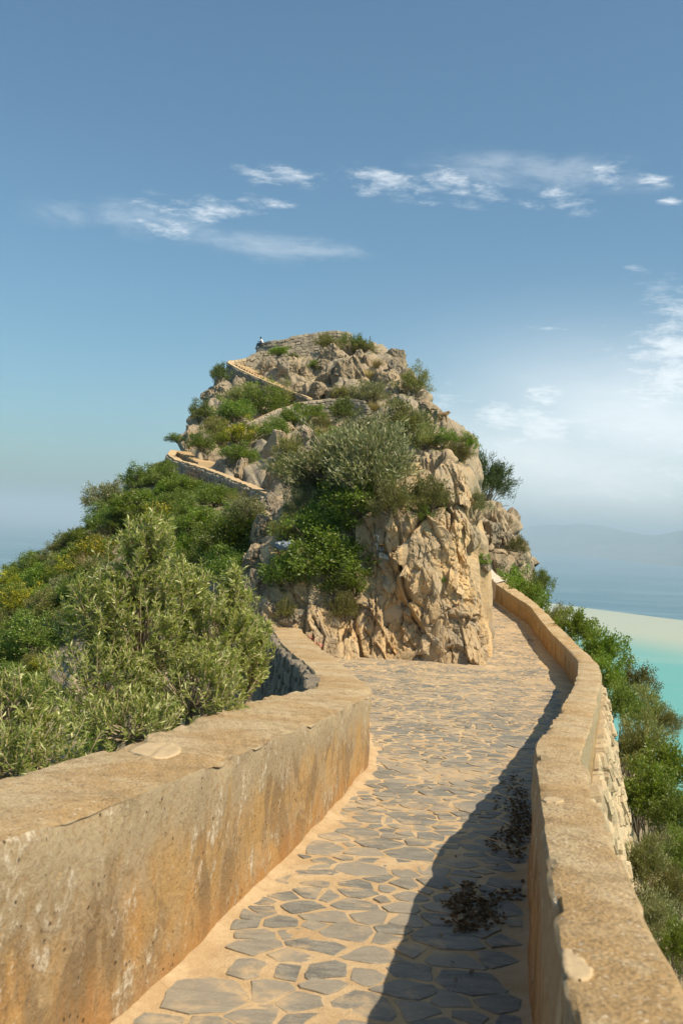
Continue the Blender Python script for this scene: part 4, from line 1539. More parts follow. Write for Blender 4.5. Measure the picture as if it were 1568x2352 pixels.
rnd = random.Random(21)
bv, bf = [], []
done = []
for (lo, hi), want, prot in (((0.7, 1.1), 8, 0.12), ((0.34, 0.6), 34, 0.20), ((0.14, 0.28), 70, 0.34)):
    n, t_ry = 0, 0
    mine = []
    while n < want and t_ry < 4000:
        t_ry += 1
        u, v = rnd.uniform(640, 1126), rnd.uniform(1010, 1532)
        if not in_poly(u, v, CPOLY): continue
        w = rnd.uniform(lo, hi)
        r = hill_bvh.ray_cast(ORI, ray(u, v).normalized())
        if r[0] is None or r[0].y > 40: continue
        wp = w * F / r[0].y
        if any((u - a) ** 2 + ((v - b) * 0.7) ** 2 < (0.46 * (wp + c)) ** 2 for a, b, c in mine): continue
        mine.append((u, v, wp * 0.8)); n += 1
        f = min(max((u - 1025) / 60, 0), 1)
        nrm = Vector((0.08 + 0.85 * f, -1 + 0.55 * f, 0.22)).normalized()
        side = Vector((0, 0, 1)).cross(nrm).normalized() * -1
        up = nrm.cross(side) * -1
        if up.z < 0: up = -up
        R = Matrix((side, nrm * -1, up)).transposed()
        if R.determinant() < 0: R = Matrix((side * -1, nrm * -1, up)).transposed()
        R = R @ Matrix.Rotation(math.radians(rnd.gauss(14, 16)), 3, 'Y') @ Matrix.Rotation(math.radians(rnd.gauss(0, 9)), 3, 'Z') @ Matrix.Rotation(math.radians(rnd.gauss(-4, 9)), 3, 'X')
        hh = w * rnd.uniform(1.2, 2.1)
        th = w * rnd.uniform(0.5, 0.8)
        c = r[0] - nrm * (th / 2 * (1 - 2 * prot * rnd.uniform(.35, .8)))
        me = rnd.choice(CB_)
        Mx = Matrix.Translation(c) @ R.to_4x4() @ Matrix.Diagonal((w / 2, th / 2, hh / 2, 1))
        o = bpy.data.objects.new('rock_block', me)
        COL.objects.link(o)
        o.parent = hill
        o.matrix_local = Mx
        k0 = len(bv)
        bv += [Mx @ vv.co for vv in me.vertices]
        bf += [tuple(i + k0 for i in pp.vertices) for pp in me.polygons]
HITS.append(BVHTree.FromPolygons([tuple(x) for x in bv], bf))
# ------------------------------------------------------------------ plants
def leaf_mesh(name, pos, dr, L, W, var, mat, rs):
    n = len(pos)
    dr = dr / np.maximum(np.linalg.norm(dr, axis=1, keepdims=True), 1e-6)
    r = rs.normal(size=(n, 3))
    side = np.cross(dr, r)
    side /= np.maximum(np.linalg.norm(side, axis=1, keepdims=True), 1e-6)
    nrm = np.cross(side, dr)
    l = (L * rs.uniform(0.65, 1.3, n))[:, None]
    w = (W * rs.uniform(0.7, 1.25, n))[:, None]
    cup = rs.uniform(-.12, .12, n)[:, None] * l
    V = np.stack([pos, pos + dr * l * .5 + side * w * .5 + nrm * cup, pos + dr * l, pos + dr * l * .5 - side * w * .5 + nrm * cup], 1).reshape(-1, 3)
    Fc = np.arange(n * 4).reshape(-1, 4)
    me_o = mesh_np(name, V, Fc, mat, smooth=False)
    a = me_o.data.attributes.new('leaf', 'FLOAT', 'POINT')
    a.data.foreach_set('value', np.repeat(var, 4).astype(np.float32))
    me = me_o.data
    bpy.data.objects.remove(me_o)
    return me


def stems_mesh(base, tips, r0, r1, seed, droop=0.1):
    rnd = random.Random(seed)
    parts = []
    for t in tips:
        b = Vector(base) + Vector((rnd.uniform(-.03, .03), rnd.uniform(-.03, .03), 0))
        t = Vector(t)
        m1 = b.lerp(t, 0.35) + Vector((rnd.uniform(-.05, .05), rnd.uniform(-.05, .05), 0.06))
        m2 = b.lerp(t, 0.7) + Vector((rnd.uniform(-.04, .04), rnd.uniform(-.04, .04), 0.04))
        parts.append(tube([b, m1, m2, t], [r0, r0 * .7, (r0 + r1) * .4, r1], 5))
    V, Q = join(parts)
    me = bpy.data.meshes.new('stem')
    me.from_pydata([tuple(v) for v in V], [], Q)
    me.materials.append(M['bark'])
    me.polygons.foreach_set('use_smooth', [True] * len(me.polygons))
    return me


KINDS = {  # leaf length, width, clumps, leaves per clump, clump spread, material, upright shoots
    'olive': (0.075, 0.020, 120, 52, 0.050, 'olive2', 0.55),
    'silver': (0.070, 0.020, 130, 52, 0.048, 'silver', 0.65),
    'lentisk': (0.052, 0.026, 110, 62, 0.055, 'lentisk', 0.1),
    'bright': (0.056, 0.032, 110, 58, 0.055, 'bright', 0.15),
    'dull': (0.050, 0.022, 110, 58, 0.055, 'dull', 0.2),
    'yellow': (0.055, 0.026, 100, 56, 0.048, 'yellow', 0.25),
    'pine': (0.080, 0.012, 140, 70, 0.045, 'pine', 0.5),
}


def shrub_proto(k, seed):
    L, Wd, nc_, nl, sg, mt, upr = KINDS[k]
    rs = np.random.RandomState(seed * 17 + len(k))
    d = rs.normal(size=(nc_, 3))
    d[:, 2] = np.abs(d[:, 2]) * 1.0 - 0.55 * rs.rand(nc_)
    d /= np.linalg.norm(d, axis=1, keepdims=True)
    lump = 0.80 + 0.55 * vnoise(d * 2.3 + seed * 3.7, seed) + 0.13 * rs.normal(size=nc_)
    inner = rs.rand(nc_) < 0.30
    r = np.where(inner, lump * rs.uniform(0.35, 0.8, nc_), lump)
    tips = np.array([0, 0, 0.36]) + d * r[:, None] * np.array([0.52, 0.52, 0.60])
    tips[:, 2] = np.maximum(tips[:, 2], 0.02)
    tips[:, 2] += upr * 0.10 * rs.rand(nc_)
    out = d.copy(); out[:, 2] += 0.25 + upr
    idx = np.repeat(np.arange(nc_), nl)
    n = len(idx)
    along = rs.uniform(-1.0, 1.0, n)[:, None] * out[idx] / np.linalg.norm(out[idx], axis=1, keepdims=True) * (0.05 + 0.06 * upr)
    pos = tips[idx] + rs.normal(size=(n, 3)) * sg + along
    pos[:, 2] = np.abs(pos[:, 2])
    dr = out[idx] * 0.8 + rs.normal(size=(n, 3)) * (0.75 - 0.3 * upr)
    cl = rs.rand(nc_)
    var = np.clip(0.45 * cl[idx] + 0.5 * rs.rand(n), 0, 0.76)
    hi = rs.rand(n) < (0.05 if k != 'yellow' else 0.0)
    var[hi] = 1.0
    if k == 'yellow':
        tipy = (d[idx][:, 2] > 0.25) & (rs.rand(n) < 0.35) & (cl[idx] > 0.3)
        var[tipy] = 1.0
    me = leaf_mesh('crown_' + k, pos, dr, L, Wd, var, M[mt], rs)
    st_ = stems_mesh((0, 0, -0.05), tips[~inner][:26] * np.array([.95, .95, .95]), 0.017, 0.004, seed)
    return me, st_


PROTO = {k: [shrub_proto(k, s) for s in range(1, 5)] for k in KINDS}
NAME = {'olive': 'olive_shrub', 'silver': 'silver_shrub', 'lentisk': 'green_shrub', 'bright': 'bright_shrub', 'dull': 'scrub_bush',
        'yellow': 'flowering_shrub', 'pine': 'juniper_tree'}
prng = random.Random(77)


def put_shrub(k, base, w, h, label, group=None, cat='shrub'):
    me, st_ = PROTO[k][prng.randrange(4)]
    root = empty(NAME[k], base, prng.uniform(0, 6.28))
    tag(root, label, cat, group)
    ch = min(h, 1.15 * w)
    w2 = w * prng.uniform(0.8, 1.0)
    for nm, m in (('stem', st_), ('crown', me)):
        o = bpy.data.objects.new(nm, m)
        COL.objects.link(o)
        o.parent = root
        o.scale = (w, w2, h if nm == 'stem' else ch)
        if nm == 'crown': o.location = (0, 0, h - ch)
    return root


def shrub_px(k, u, v, w, h, label, depth=None, group=None, cat='shrub'):
    if depth is None:
        r = None
        for f in (0.42, 0.25, 0.0, -0.2):
            r = hit(u, v + h * f)
            if r is not None: break
        if r is None: return None
        p = r[0]
        y = p.y
        base = p + Vector((0, 0.0, 0)) + ray(u, v).normalized() * (0.12 * w * y / F)
        top = at(u, v - h / 2, y).z
        hh = max(top - base.z, 0.6 * h * y / F)
    else:
        c = at(u, v, depth)
        base = drop(c)
        y = depth
        top = at(u, v - h / 2, y).z
        if base is None or top - base.z > 6 * h * y / F:
            return None
        hh = top - base.z
    return put_shrub(k, base - Vector((0, 0, 0.05)), w * y / F * 1.08, hh * 1.02, label, group, cat)


G1 = 'shrubs on the rocky hill'
for k, u, v, w, h, lab in [
        ('bright', 640, 806, 46, 30, 'small bright shrub on the boulders left below the summit wall'),
        ('lentisk', 685, 797, 44, 32, 'dark green shrub against the summit wall left of its middle'),
        ('lentisk', 673, 820, 22, 20, 'tiny green shrub between boulders under the summit wall'),
        ('dull', 749, 786, 58, 50, 'rounded grey green bush at the right end of the summit wall'),
        ('lentisk', 806, 790, 70, 46, 'dense dark bush on the summit skyline left of the metal frame'),
        ('dull', 838, 796, 50, 34, 'low olive drab bush beside the metal frame on the summit'),
        ('bright', 725, 840, 28, 26, 'small bright shrub alone on the upper crag face'),
        ('dull', 951, 879, 60, 56, 'rounded bush on the right skyline below the summit boulders'),
        ('dull', 792, 903, 50, 32, 'grey green bush at the foot of the upper crag'),
        ('silver', 849, 908, 66, 54, 'pale grassy bush right of the terrace wall end'),
        ('lentisk', 504, 862, 32, 48, 'dark bush on the left skyline beside the upper stair wall'),
        ('lentisk', 459, 948, 38, 46, 'dark bush on the left skyline halfway down the hill'),
        ('bright', 597, 888, 48, 34, 'bright green bush under the upper stair wall'),
        ('olive', 559, 915, 66, 50, 'olive green bush between boulders left of the terrace wall'),
        ('dull', 640, 911, 58, 54, 'yellowish grey bush below the end of the upper stair wall'),
        ('lentisk', 601, 926, 88, 52, 'wide dark green bush above the left end of the terrace wall'),
        ('lentisk', 535, 945, 70, 50, 'green bush on the ledge left of the terrace wall'),
        ('dull', 506, 996, 70, 66, 'dull green bush above the grey boulders on the left'),
        ('yellow', 552, 1002, 80, 64, 'yellow flowered bush in the middle of the left hillside'),
        ('yellow', 500, 985, 50, 40, 'smaller yellow flowered bush left of the large one'),
        ('lentisk', 549, 1040, 70, 46, 'dark green bush under the large yellow flowered one'),
        ('lentisk', 463, 1016, 48, 48, 'dark bush above the lower stairs landing'),
        ('lentisk', 630, 986, 56, 50, 'dark bush right below the left end of the terrace wall'),
        ('bright', 673, 958, 52, 40, 'light green bush hiding the foot of the terrace wall'),
        ('bright', 708, 953, 60, 42, 'bright bush in front of the middle of the terrace wall'),
        ('lentisk', 787, 943, 46, 54, 'ivy green shrub growing over the right of the terrace wall'),
        ('dull', 740, 972, 40, 34, 'dry greenish shrub between small boulders'),
        ('lentisk', 768, 1005, 66, 40, 'green shrub below the row of small boulders'),
        ('dull', 668, 1033, 52, 62, 'grey green bush on the big tilted slab'),
        ('lentisk', 654, 1074, 44, 48, 'dark shrub in the cleft beside the big tilted slab'),
        ('olive', 932, 972, 132, 120, 'large olive on the cliff top left of the macaque'),
        ('olive', 975, 1008, 80, 70, 'olive bush between the large olive and the macaque'),
        ('lentisk', 1028, 1004, 56, 44, 'glossy green bush in front of the macaque'),
        ('dull', 1052, 1034, 66, 70, 'brownish bush on the cliff edge below the macaque'),
        ('bright', 1070, 1020, 34, 50, 'thin leafy shrub leaning out over the cliff edge'),
        ('silver', 840, 1005, 110, 84, 'silver grey olive at the top of the big thicket'),
        ('silver', 770, 1062, 166, 150, 'big silver olive filling the left of the cliff top thicket'),
        ('silver', 852, 1082, 170, 170, 'big silver olive in the middle of the cliff top thicket'),
        ('lentisk', 812, 1150, 150, 120, 'dark green bush in the shade under the silver olives'),
        ('silver', 712, 1112, 100, 96, 'silver bush at the left edge of the thicket by the rock spine'),
        ('olive', 902, 1148, 78, 84, 'olive bush drooping over the top of the cliff face'),
        ('olive', 978, 1138, 80, 78, 'small olive growing from a ledge on the right of the cliff'),
        ('lentisk', 962, 1175, 54, 56, 'green tuft under the small olive on the cliff ledge'),
        ('dull', 655, 1215, 66, 70, 'dull bush beside the grey plastic bag'),
        ('silver', 690, 1165, 70, 80, 'grey leaved bush over the large green bushes on the cliff'),
        ('lentisk', 722, 1215, 130, 120, 'green bush on the left of the cliff face'),
        ('lentisk', 752, 1285, 160, 130, 'largest green bush hanging on the cliff face'),
        ('lentisk', 668, 1312, 100, 110, 'dark green bush beside the rock spine above the wall end'),
        ('lentisk', 790, 1330, 90, 80, 'green bush under the largest green bush, right side'),
        ('dull', 786, 1398, 62, 86, 'fine leaved tuft hanging lowest on the cliff face'),
        ('dull', 655, 1400, 44, 50, 'dry brown bush where the left wall meets the cliff'),
        ('bright', 1017, 1328, 12, 12, 'tiny plant growing from the middle of the cliff face'),
        ('silver', 560, 1182, 76, 76, 'silver bush left of the rock spine top'),
        ('lentisk', 520, 1245, 120, 110, 'dark green bush left of the rock spine'),
        ('yellow', 562, 1165, 56, 40, 'yellowish bush under the end of the lower stair wall'),
        ('bright', 430, 1122, 80, 56, 'bright bush under the lower stairs landing'),
        ('lentisk', 495, 1140, 76, 56, 'dark bush under the middle of the lower stair wall'),
        ('dull', 540, 1150, 46, 40, 'grey bush touching the lower stair wall near its end'),
        ('dull', 378, 1030, 56, 44, 'bush on the skyline left of the lower stairs landing'),
        ('lentisk', 408, 1022, 40, 26, 'thin dark bush on the skyline behind the lower landing'),
        ('silver', 250, 1150, 84, 84, 'pale rounded tree on the left skyline of the slope'),
        ('lentisk', 320, 1100, 70, 56, 'dark bush on the left skyline above the pale tree'),
        ('bright', 602, 1128, 20, 26, 'little leafy plant on the tip of the rock spine'),
        ('silver', 1090, 1165, 50, 84, 'grey bush left of the juniper on the second crag'),
        ('dull', 1190, 1256, 38, 52, 'bush on the right edge of the second crag'),
        ('bright', 1106, 1284, 34, 28, 'bright shrub at the foot of the second crag')]:
    big_ = 0.95 if v < 835 else 0.9 if 'macaque' in lab else 1.22 if v < 1090 else 1.1
    shrub_px(k, u, v, w * big_, h * big_, lab, None, G1)
shrub_px('pine', 1116, 1112, 92, 140, 'tall feathery juniper on the second crag right of the cliff', 57.0, None, 'tree')

# scrub of the left slope
POLY = [(0, 1325), (60, 1285), (170, 1225), (220, 1175), (290, 1115), (345, 1070), (390, 1075), (480, 1105), (590, 1160), (555, 1290), (470, 1400), (560, 1450),
        (590, 1560), (520, 1620), (300, 1690), (0, 1760)]


def inside(u, v, poly):
    c = False
    j = len(poly) - 1
    for i in range(len(poly)):
        (a, b), (d, e) = poly[i], poly[j]
        if (b > v) != (e > v) and u < (d - a) * (v - b) / (e - b) + a: c = not c
        j = i
    return c


SKX = [-50, 0, 60, 110, 170, 215, 250, 290, 345, 388, 392, 440, 480, 520, 565, 612]
SKY_ = [1345, 1312, 1268, 1242, 1212, 1165, 1125, 1105, 1060, 1045, 1062, 1080, 1093, 1109, 1127, 1148]
OLV = [(320, 1300, 110, 110), (330, 1440, 165, 150), (500, 1450, 130, 140), (440, 1560, 180, 110), (230, 1560, 170, 130), (300, 1640, 200, 80), (90, 1690, 150, 90)]
placed = []
SCR = []
tries = 0
LABS = {'lentisk': 'dark green shrub', 'bright': 'bright green shrub', 'dull': 'dull grey green shrub', 'olive': 'olive coloured shrub',
        'silver': 'silvery shrub', 'yellow': 'yellow flowered shrub'}


def zone(u, v):
    if u > 420: return 'between the lower stair wall and the rock spine' if v < 1230 else 'left of the foot of the rock spine'
    sky_v = float(np.interp(u, [0, 170, 290, 390], [1365, 1270, 1150, 1095]))
    if v < sky_v + 45:
        return 'on the left slope skyline beside the sea' if u < 200 else 'on the left slope skyline below the pale tree' if u < 310 else 'on the skyline under the lower stairs landing'
    if u > 250: return 'above the top of the big olive'
    if v < 1400: return 'on the left slope near the left edge' if u < 110 else 'on the left slope above the pale flat boulder'
    return 'low on the left slope beside the big olive' if u > 110 else 'low on the left slope at the left edge'
while len(placed) < 230 and tries < 9000:
    tries += 1
    u, v = prng.uniform(-30, 600), prng.uniform(1060, 1760)
    if not inside(max(u, 1), v, POLY): continue
    if any(((u - a) / (c * .8)) ** 2 + ((v - b) / (d * .8)) ** 2 < 1 for a, b, c, d in OLV): continue
    r = hit(u, v)
    if r is None: continue
    y = r[0].y
    size = prng.uniform(0.9, 1.9) if y > 30 else prng.uniform(0.7, 1.3)
    hgt_ = size * prng.uniform(0.6, 0.85)
    if v - hgt_ * F / y < float(np.interp(u, SKX, SKY_)): continue
    wpx = size * F / y
    if any((u - a) ** 2 + ((v - b) * 1.25) ** 2 < (0.31 * (wpx + c) * 0.5 * 1.15) ** 2 for a, b, c in placed): continue
    if any(abs(u - b_[0]) < b_[2] * .6 and abs(v - b_[1]) < b_[3] * .7 for b_ in BOULD if b_[0] < 560 and b_[1] > 1120): continue
    placed.append((u, v, wpx))
    k = prng.choices(['lentisk', 'bright', 'dull', 'olive', 'silver', 'yellow'], [.42, .27, .09, .10, .05, .07])[0]
    SCR.append((u, v)); last = put_shrub(k, r[0] - Vector((0, 0, 0.12)), size, hgt_, ('large ' if size > 1.55 else 'small ' if size < 1.1 else '') + LABS[k] + ' ' + zone(u, v), 'scrub on the left slope')

    SCR[-1] = (u, v, last)
byl = {}
for u, v, o in SCR: byl.setdefault(o['label'], []).append((u, v, o))
NTH = ['second', 'third', 'fourth', 'fifth', 'sixth', 'seventh', 'eighth', 'ninth', 'tenth', 'eleventh', 'twelfth', 'thirteenth', 'fourteenth']
for lab, lst in byl.items():
    n = len(lst)
    if n < 2: continue
    for i, (u, v, o) in enumerate(sorted(lst, key=lambda t: t[0])):
        o['label'] = lab + ', ' + ('leftmost' if i == 0 else 'rightmost' if i == n - 1 else NTH[i - 1] + ' from left')

# shrubs of the slope right of the parapet
G2 = 'shrubs on the slope right of the path'
for k, u, v, w, h, dep, lab in [
        ('bright', 1200, 1345, 110, 84, 44, 'bright bush behind the far end of the right parapet'),
        ('lentisk', 1250, 1345, 60, 74, 42, 'pointed bush at the right of the far parapet bushes'),
        ('bright', 1226, 1375, 90, 70, 39, 'low bright bush close behind the far parapet'),
        ('dull', 1288, 1425, 76, 80, 33, 'dull olive bush behind the parapet, below the pale sea edge'),
        ('bright', 1335, 1445, 96, 100, 29, 'bright leafy bush against the pale water'),
        ('bright', 1392, 1500, 110, 120, 25, 'bright bush at the outer corner of the parapet'),
        ('bright', 1400, 1565, 90, 110, 23, 'bright bush behind the sharpest bend of the parapet'),
        ('dull', 1460, 1575, 100, 120, 25, 'dark rounded bush standing out against turquoise water'),
        ('lentisk', 1430, 1620, 100, 110, 21, 'green bush beside the top of the rubble retaining wall'),
        ('olive', 1490, 1640, 100, 110, 23, 'olive bush beyond the retaining wall in the sun'),
        ('dull', 1540, 1680, 66, 110, 22, 'upright bush at the right edge above the turquoise water'),
        ('olive', 1470, 1705, 120, 120, 18, 'grey olive bush halfway along the retaining wall'),
        ('bright', 1530, 1765, 120, 130, 17, 'bright bush at the right edge of the picture, mid height'),
        ('bright', 1490, 1800, 120, 110, 15.5, 'bright bush beside the lower part of the retaining wall'),
        ('lentisk', 1545, 1850, 110, 110, 15, 'dark green bush at the right edge under the bright one'),
        ('lentisk', 1560, 1960, 90, 90, 13.5, 'dark bush on the shaded stony slope at the right edge'),
        ('olive', 1480, 1975, 120, 130, 11.5, 'twiggy olive bush under the foot of the retaining wall'),
        ('dull', 1545, 2040, 120, 120, 11, 'sparse twiggy bush near the lower right edge'),
        ('silver', 1510, 2110, 110, 120, 9.8, 'grey bush next to the right parapet, lower right'),
        ('bright', 1565, 2180, 90, 130, 9.2, 'bright leafy bush in the lower right corner')]:
    shrub_px(k, u - (8 if dep > 18 else 0), v, w * (0.84 if dep > 18 else 0.95), h, lab, dep, G2)


# low ground cover that runs on over both slopes
def ground_cover(name, label, spots, mat, seed):
    rs = np.random.RandomState(seed)
    pos, dr, var = [], [], []
    for p, s in spots:
        n = 420
        d = rs.normal(size=(n, 3)); d[:, 2] = np.abs(d[:, 2]) * 0.8
        d /= np.linalg.norm(d, axis=1, keepdims=True)
        rr = (0.7 + 0.4 * vnoise(d * 2.5 + p[0], 3)) * rs.uniform(0.75, 1.05, n)
        pos.append(np.array(p) + d * rr[:, None] * s)
        dr.append(d + rs.normal(size=(n, 3)) * 0.6)
        var.append(np.clip(0.3 * rs.rand() + 0.55 * rs.rand(n), 0, 0.9))
    me = leaf_mesh(name, np.concatenate(pos), np.concatenate(dr), 0.11, 0.055, np.concatenate(var), M[mat], rs)
    o = bpy.data.objects.new(name, me); COL.objects.link(o)
    o['label'] = label
    return kind(o, 'stuff')


gr = random.Random(4)
lt, rt_ = [], []
while len(lt) < 150:
    x, y = gr.uniform(-24, -2.6), gr.uniform(-4, 56)
    p = drop((x, y, 0))
    if p is None: continue
    u, v = to_px(p) if y > 1 else (-500, 3000)
    if (u > -60 and v < 1640) or p.z > -1.5: continue
    lt.append((p, gr.uniform(0.45, 0.95)))
while len(rt_) < 110:
    y = gr.uniform(2, 48)
    p = drop((float(np.interp(y, oy, ox)) + gr.uniform(1.0, 13), y, 0))
    if p is None: continue
    u, v = to_px(p)
    if u < 1568 and (v < 1700 or u < 1440): continue
    rt_.append((p, gr.uniform(0.4, 0.85)))
ground_cover('ground_cover', 'low green ground cover on the slope below the left wall', lt, 'lentisk', 1)
ground_cover('ground_cover', 'low green ground cover on the slope below the right wall', rt_, 'dull', 2)

# grass tufts
def tuft_mesh(seed):
    rs = np.random.RandomState(seed)
    n = 260
    a = rs.uniform(0, 6.28, n)
    pos = np.stack([np.cos(a), np.sin(a), 0 * a], 1) * rs.uniform(0, .16, n)[:, None]
    dr = np.stack([np.cos(a) * .55, np.sin(a) * .55, np.ones(n)], 1) + rs.normal(size=(n, 3)) * .25
    return leaf_mesh('blades', pos, dr, 0.8, 0.025, np.clip(rs.rand(n), 0, .95), M['straw'], rs)


TU = [tuft_mesh(s) for s in (1, 2)]
for u, v, s, lab in [(505, 1010, .9, 'dry grass tuft left of the yellow flowered bush'), (860, 945, 1.2, 'dry grass right of the terrace wall boulder'),
                     (212, 1330, 1.2, 'spiky grass tuft on the open rock of the left slope'), (848, 868, 1.2, 'dry grass in the gully between the summit boulders'),
                     (865, 845, 1.3, 'straw coloured grass in the upper gully near the summit'), (735, 1000, .8, 'reddish dry grass beside the small boulders'),
                     (45, 1500, .9, 'tall dry grass on the lower left slope'), (1056, 1060, .6, 'dry grass on the cliff edge under the brownish bush'),
                     (1220, 1478, .0, ''), (440, 1400, .6, 'dry grass tuft by the grey rocks left of the spine'), (560, 845, 0.9, 'grass tuft at the foot of the summit terrace wall')]:
    r = hit(u, v)
    if r is None or not lab: continue
    root = tag(empty('grass_tuft', r[0] - Vector((0, 0, .05)), prng.uniform(0, 6)), lab, 'grass')
    o = bpy.data.objects.new('blades', prng.choice(TU)); COL.objects.link(o); o.parent = root; o.scale = (s, s, s)
put_px = [(1115, 1458, .14, 'small weed at the right foot of the cliff beside the paving')]
for u, v, s, lab in put_px:
    p = on_surf(u, v, lambda y: 0.0)
    put_shrub('dull', p, s * 2.2, s * 1.6, lab)


# ------------------------------------------------------------------ the near olive behind the left wall
def near_olive(name, label, lobes, base, nper, seed, leaf=(0.075, 0.017)):
    """lobes: picture centre, half sizes, distance; a real crown round each lobe centre on one forked trunk"""
    rs = np.random.RandomState(seed)
    rnd = random.Random(seed)
    root = tag(empty(name, base), label, 'tree')
    allp, alld, allv = [], [], []
    tw = []
    tr = []
    B = Vector((0, 0, 0))
    for u, v, ru, rv, y, ntw in lobes:
        c = at(u, v, y) - Vector(base)
        rx, rz = ru * y / F, rv * y / F
        hub = c - Vector((0, 0, rz * 0.75))
        tr.append(tube([B, B.lerp(hub, .5) + Vector((rnd.uniform(-.1, .1), rnd.uniform(-.1, .1), 0.05)), hub, c + Vector((0, 0, rz * .2))], [0.06, 0.042, 0.028, 0.010], 7))
        for k in range(ntw):
            d = rs.normal(size=3); d /= np.linalg.norm(d)
            if d[2] < -0.65: d[2] *= -1
            rr = rs.uniform(0.72, 1.04) * (0.86 + 0.24 * float(vnoise(np.array([d * 2.2 + seed]), seed)[0]))
            tip = np.array(c) + d * np.array([rx, rx * 0.8, rz]) * rr
            ax = d * np.array([.7, .7, .5]) + np.array([0, 0, 0.75]) + rs.normal(size=3) * 0.25
            ax /= np.linalg.norm(ax)
            Lt = rs.uniform(0.16, 0.34)
            b0 = tip - ax * Lt
            if k % 2 == 0:
                mid = Vector(b0) * .55 + hub * .45 + Vector((0, 0, .02))
                tw.append(tube([hub, mid, Vector(b0), Vector(tip)], [0.011, 0.007, 0.0045, 0.0018], 4))
            else:
                tw.append(tube([Vector(b0), Vector(tip)], [0.004, 0.0016], 4))
            n = nper
            f = np.sort(rs.rand(n))
            p = b0 + ax * (Lt * f)[:, None]
            rd = rs.normal(size=(n, 3)); rd -= (rd @ ax)[:, None] * ax
            rd /= np.linalg.norm(rd, axis=1, keepdims=True)
            dd = rd * 0.75 + ax * rs.uniform(0.35, 1.0, n)[:, None]
            allp.append(p); alld.append(dd)
            cl = rs.rand()
            vv = np.clip(0.35 * cl + 0.5 * rs.rand(n), 0, .76); vv[rs.rand(n) < 0.10] = 1.0
            allv.append(vv)
    me = leaf_mesh('crown', np.concatenate(allp), np.concatenate(alld), leaf[0], leaf[1], np.concatenate(allv), M['olive'], rs)
    o = bpy.data.objects.new('crown', me); COL.objects.link(o); o.parent = root
    V, Q = join(tr); tk = mesh_py('trunk', V, Q, M['bark'], root, True)
    V, Q = join(tw); kind(mesh_py('twigs', V, Q, M['twig'], tk, True), 'stuff')
    return root


b1 = drop(at(370, 1650, 8.2)) or at(370, 1900, 8.2)
near_olive('olive_tree', 'big sunlit olive growing behind the left parapet', [
    (345, 1235, 80, 80, 8.2, 50), (320, 1300, 110, 110, 8.2, 80), (330, 1440, 165, 150, 8.2, 190), (500, 1450, 130, 140, 8.5, 140), (540, 1370, 60, 90, 8.6, 50), (415, 1370, 110, 110, 8.4, 80), (225, 1400, 110, 110, 8.0, 80), (580, 1500, 70, 110, 8.7, 60), (440, 1560, 180, 110, 8.0, 120), (230, 1560, 170, 130, 7.8, 120),
    (300, 1640, 200, 80, 7.4, 90)], b1, 36, 3, (0.056, 0.014))
b2 = drop(at(60, 1800, 6.2)) or at(60, 2000, 6.2)
near_olive('olive_tree', 'thin twiggy olive at the left edge in front of the big olive', [
    (20, 1600, 110, 100, 6.3, 50), (90, 1690, 150, 90, 6.3, 60), (0, 1720, 140, 90, 6.0, 40)], b2, 30, 5, (0.052, 0.013))

# ------------------------------------------------------------------ dead leaves swept against the right wall
def litter(name, label, u, v, ru, rv, n, seed):
    rs = np.random.RandomState(seed)
    pts = []
    cand = rs.uniform(-1, 1, (n * 8, 2))
    keep = (cand ** 2).sum(1) + 0.75 * fbm(np.concatenate([cand * 2.2, np.full((len(cand), 1), seed * 3.1)], 1), seed, 3) + 0.5 * np.abs(rs.normal(size=len(cand))) < 0.75
    for a, b in cand[keep][:n]:
        p = on_surf(u + ru * a, v + rv * b, lambda y: 0.012)
        if p.x < xr(p.y) - 0.02: pts.append(p + Vector((0, 0, rs.uniform(0, .008))))
    pos = np.array(pts)
    dr = rs.normal(size=pos.shape) * np.array([1, 1, 0.05])
    me = leaf_mesh(name, pos, dr, 0.036, 0.018, rs.rand(len(pos)), M['litter'], rs)
    o = bpy.data.objects.new(name, me); COL.objects.link(o)
    kind(o, 'stuff')
    return tag(o, label, 'leaf litter')


litter('leaf_litter', 'dark dead leaves swept against the right wall in the shade', 1190, 1890, 70, 120, 900, 1)
litter('leaf_litter', 'dark dead leaf patch on the shaded paving further down', 1120, 2080, 105, 62, 600, 2)
litter('leaf_litter', 'small brown leaf drift by the far parapet', 1217, 1471, 10, 5, 40, 3)
for i, (a, b, lab) in enumerate([((1118, 1925), (1165, 1952), 'pale dry twig lying on the dead leaves'), ((1128, 1890), (1152, 1902), 'short pale twig at the edge of the dead leaves')]):
    p0, p1 = on_surf(*a, lambda y: .045), on_surf(*b, lambda y: .05)
    V, Q = tube([p0, p0.lerp(p1, .5) + Vector((0.02, 0, .015)), p1], [.006, .005, .003], 5)
    tag(mesh_py('fallen_twig', V, Q, M['twig'], None, True), lab, 'twig')
rs = random.Random(8)
for i in range(9):
    u, v = rs.uniform(1000, 1200), rs.uniform(1960, 2260)
    p = on_surf(u, v, lambda y: 0.02)
    o = bpy.data.objects.new('pebble', BM_[i % 10]); COL.objects.link(o)
    o.parent = path
    s = rs.uniform(.008, .018)
    o.location = p; o.scale = (s, s, s * .7)

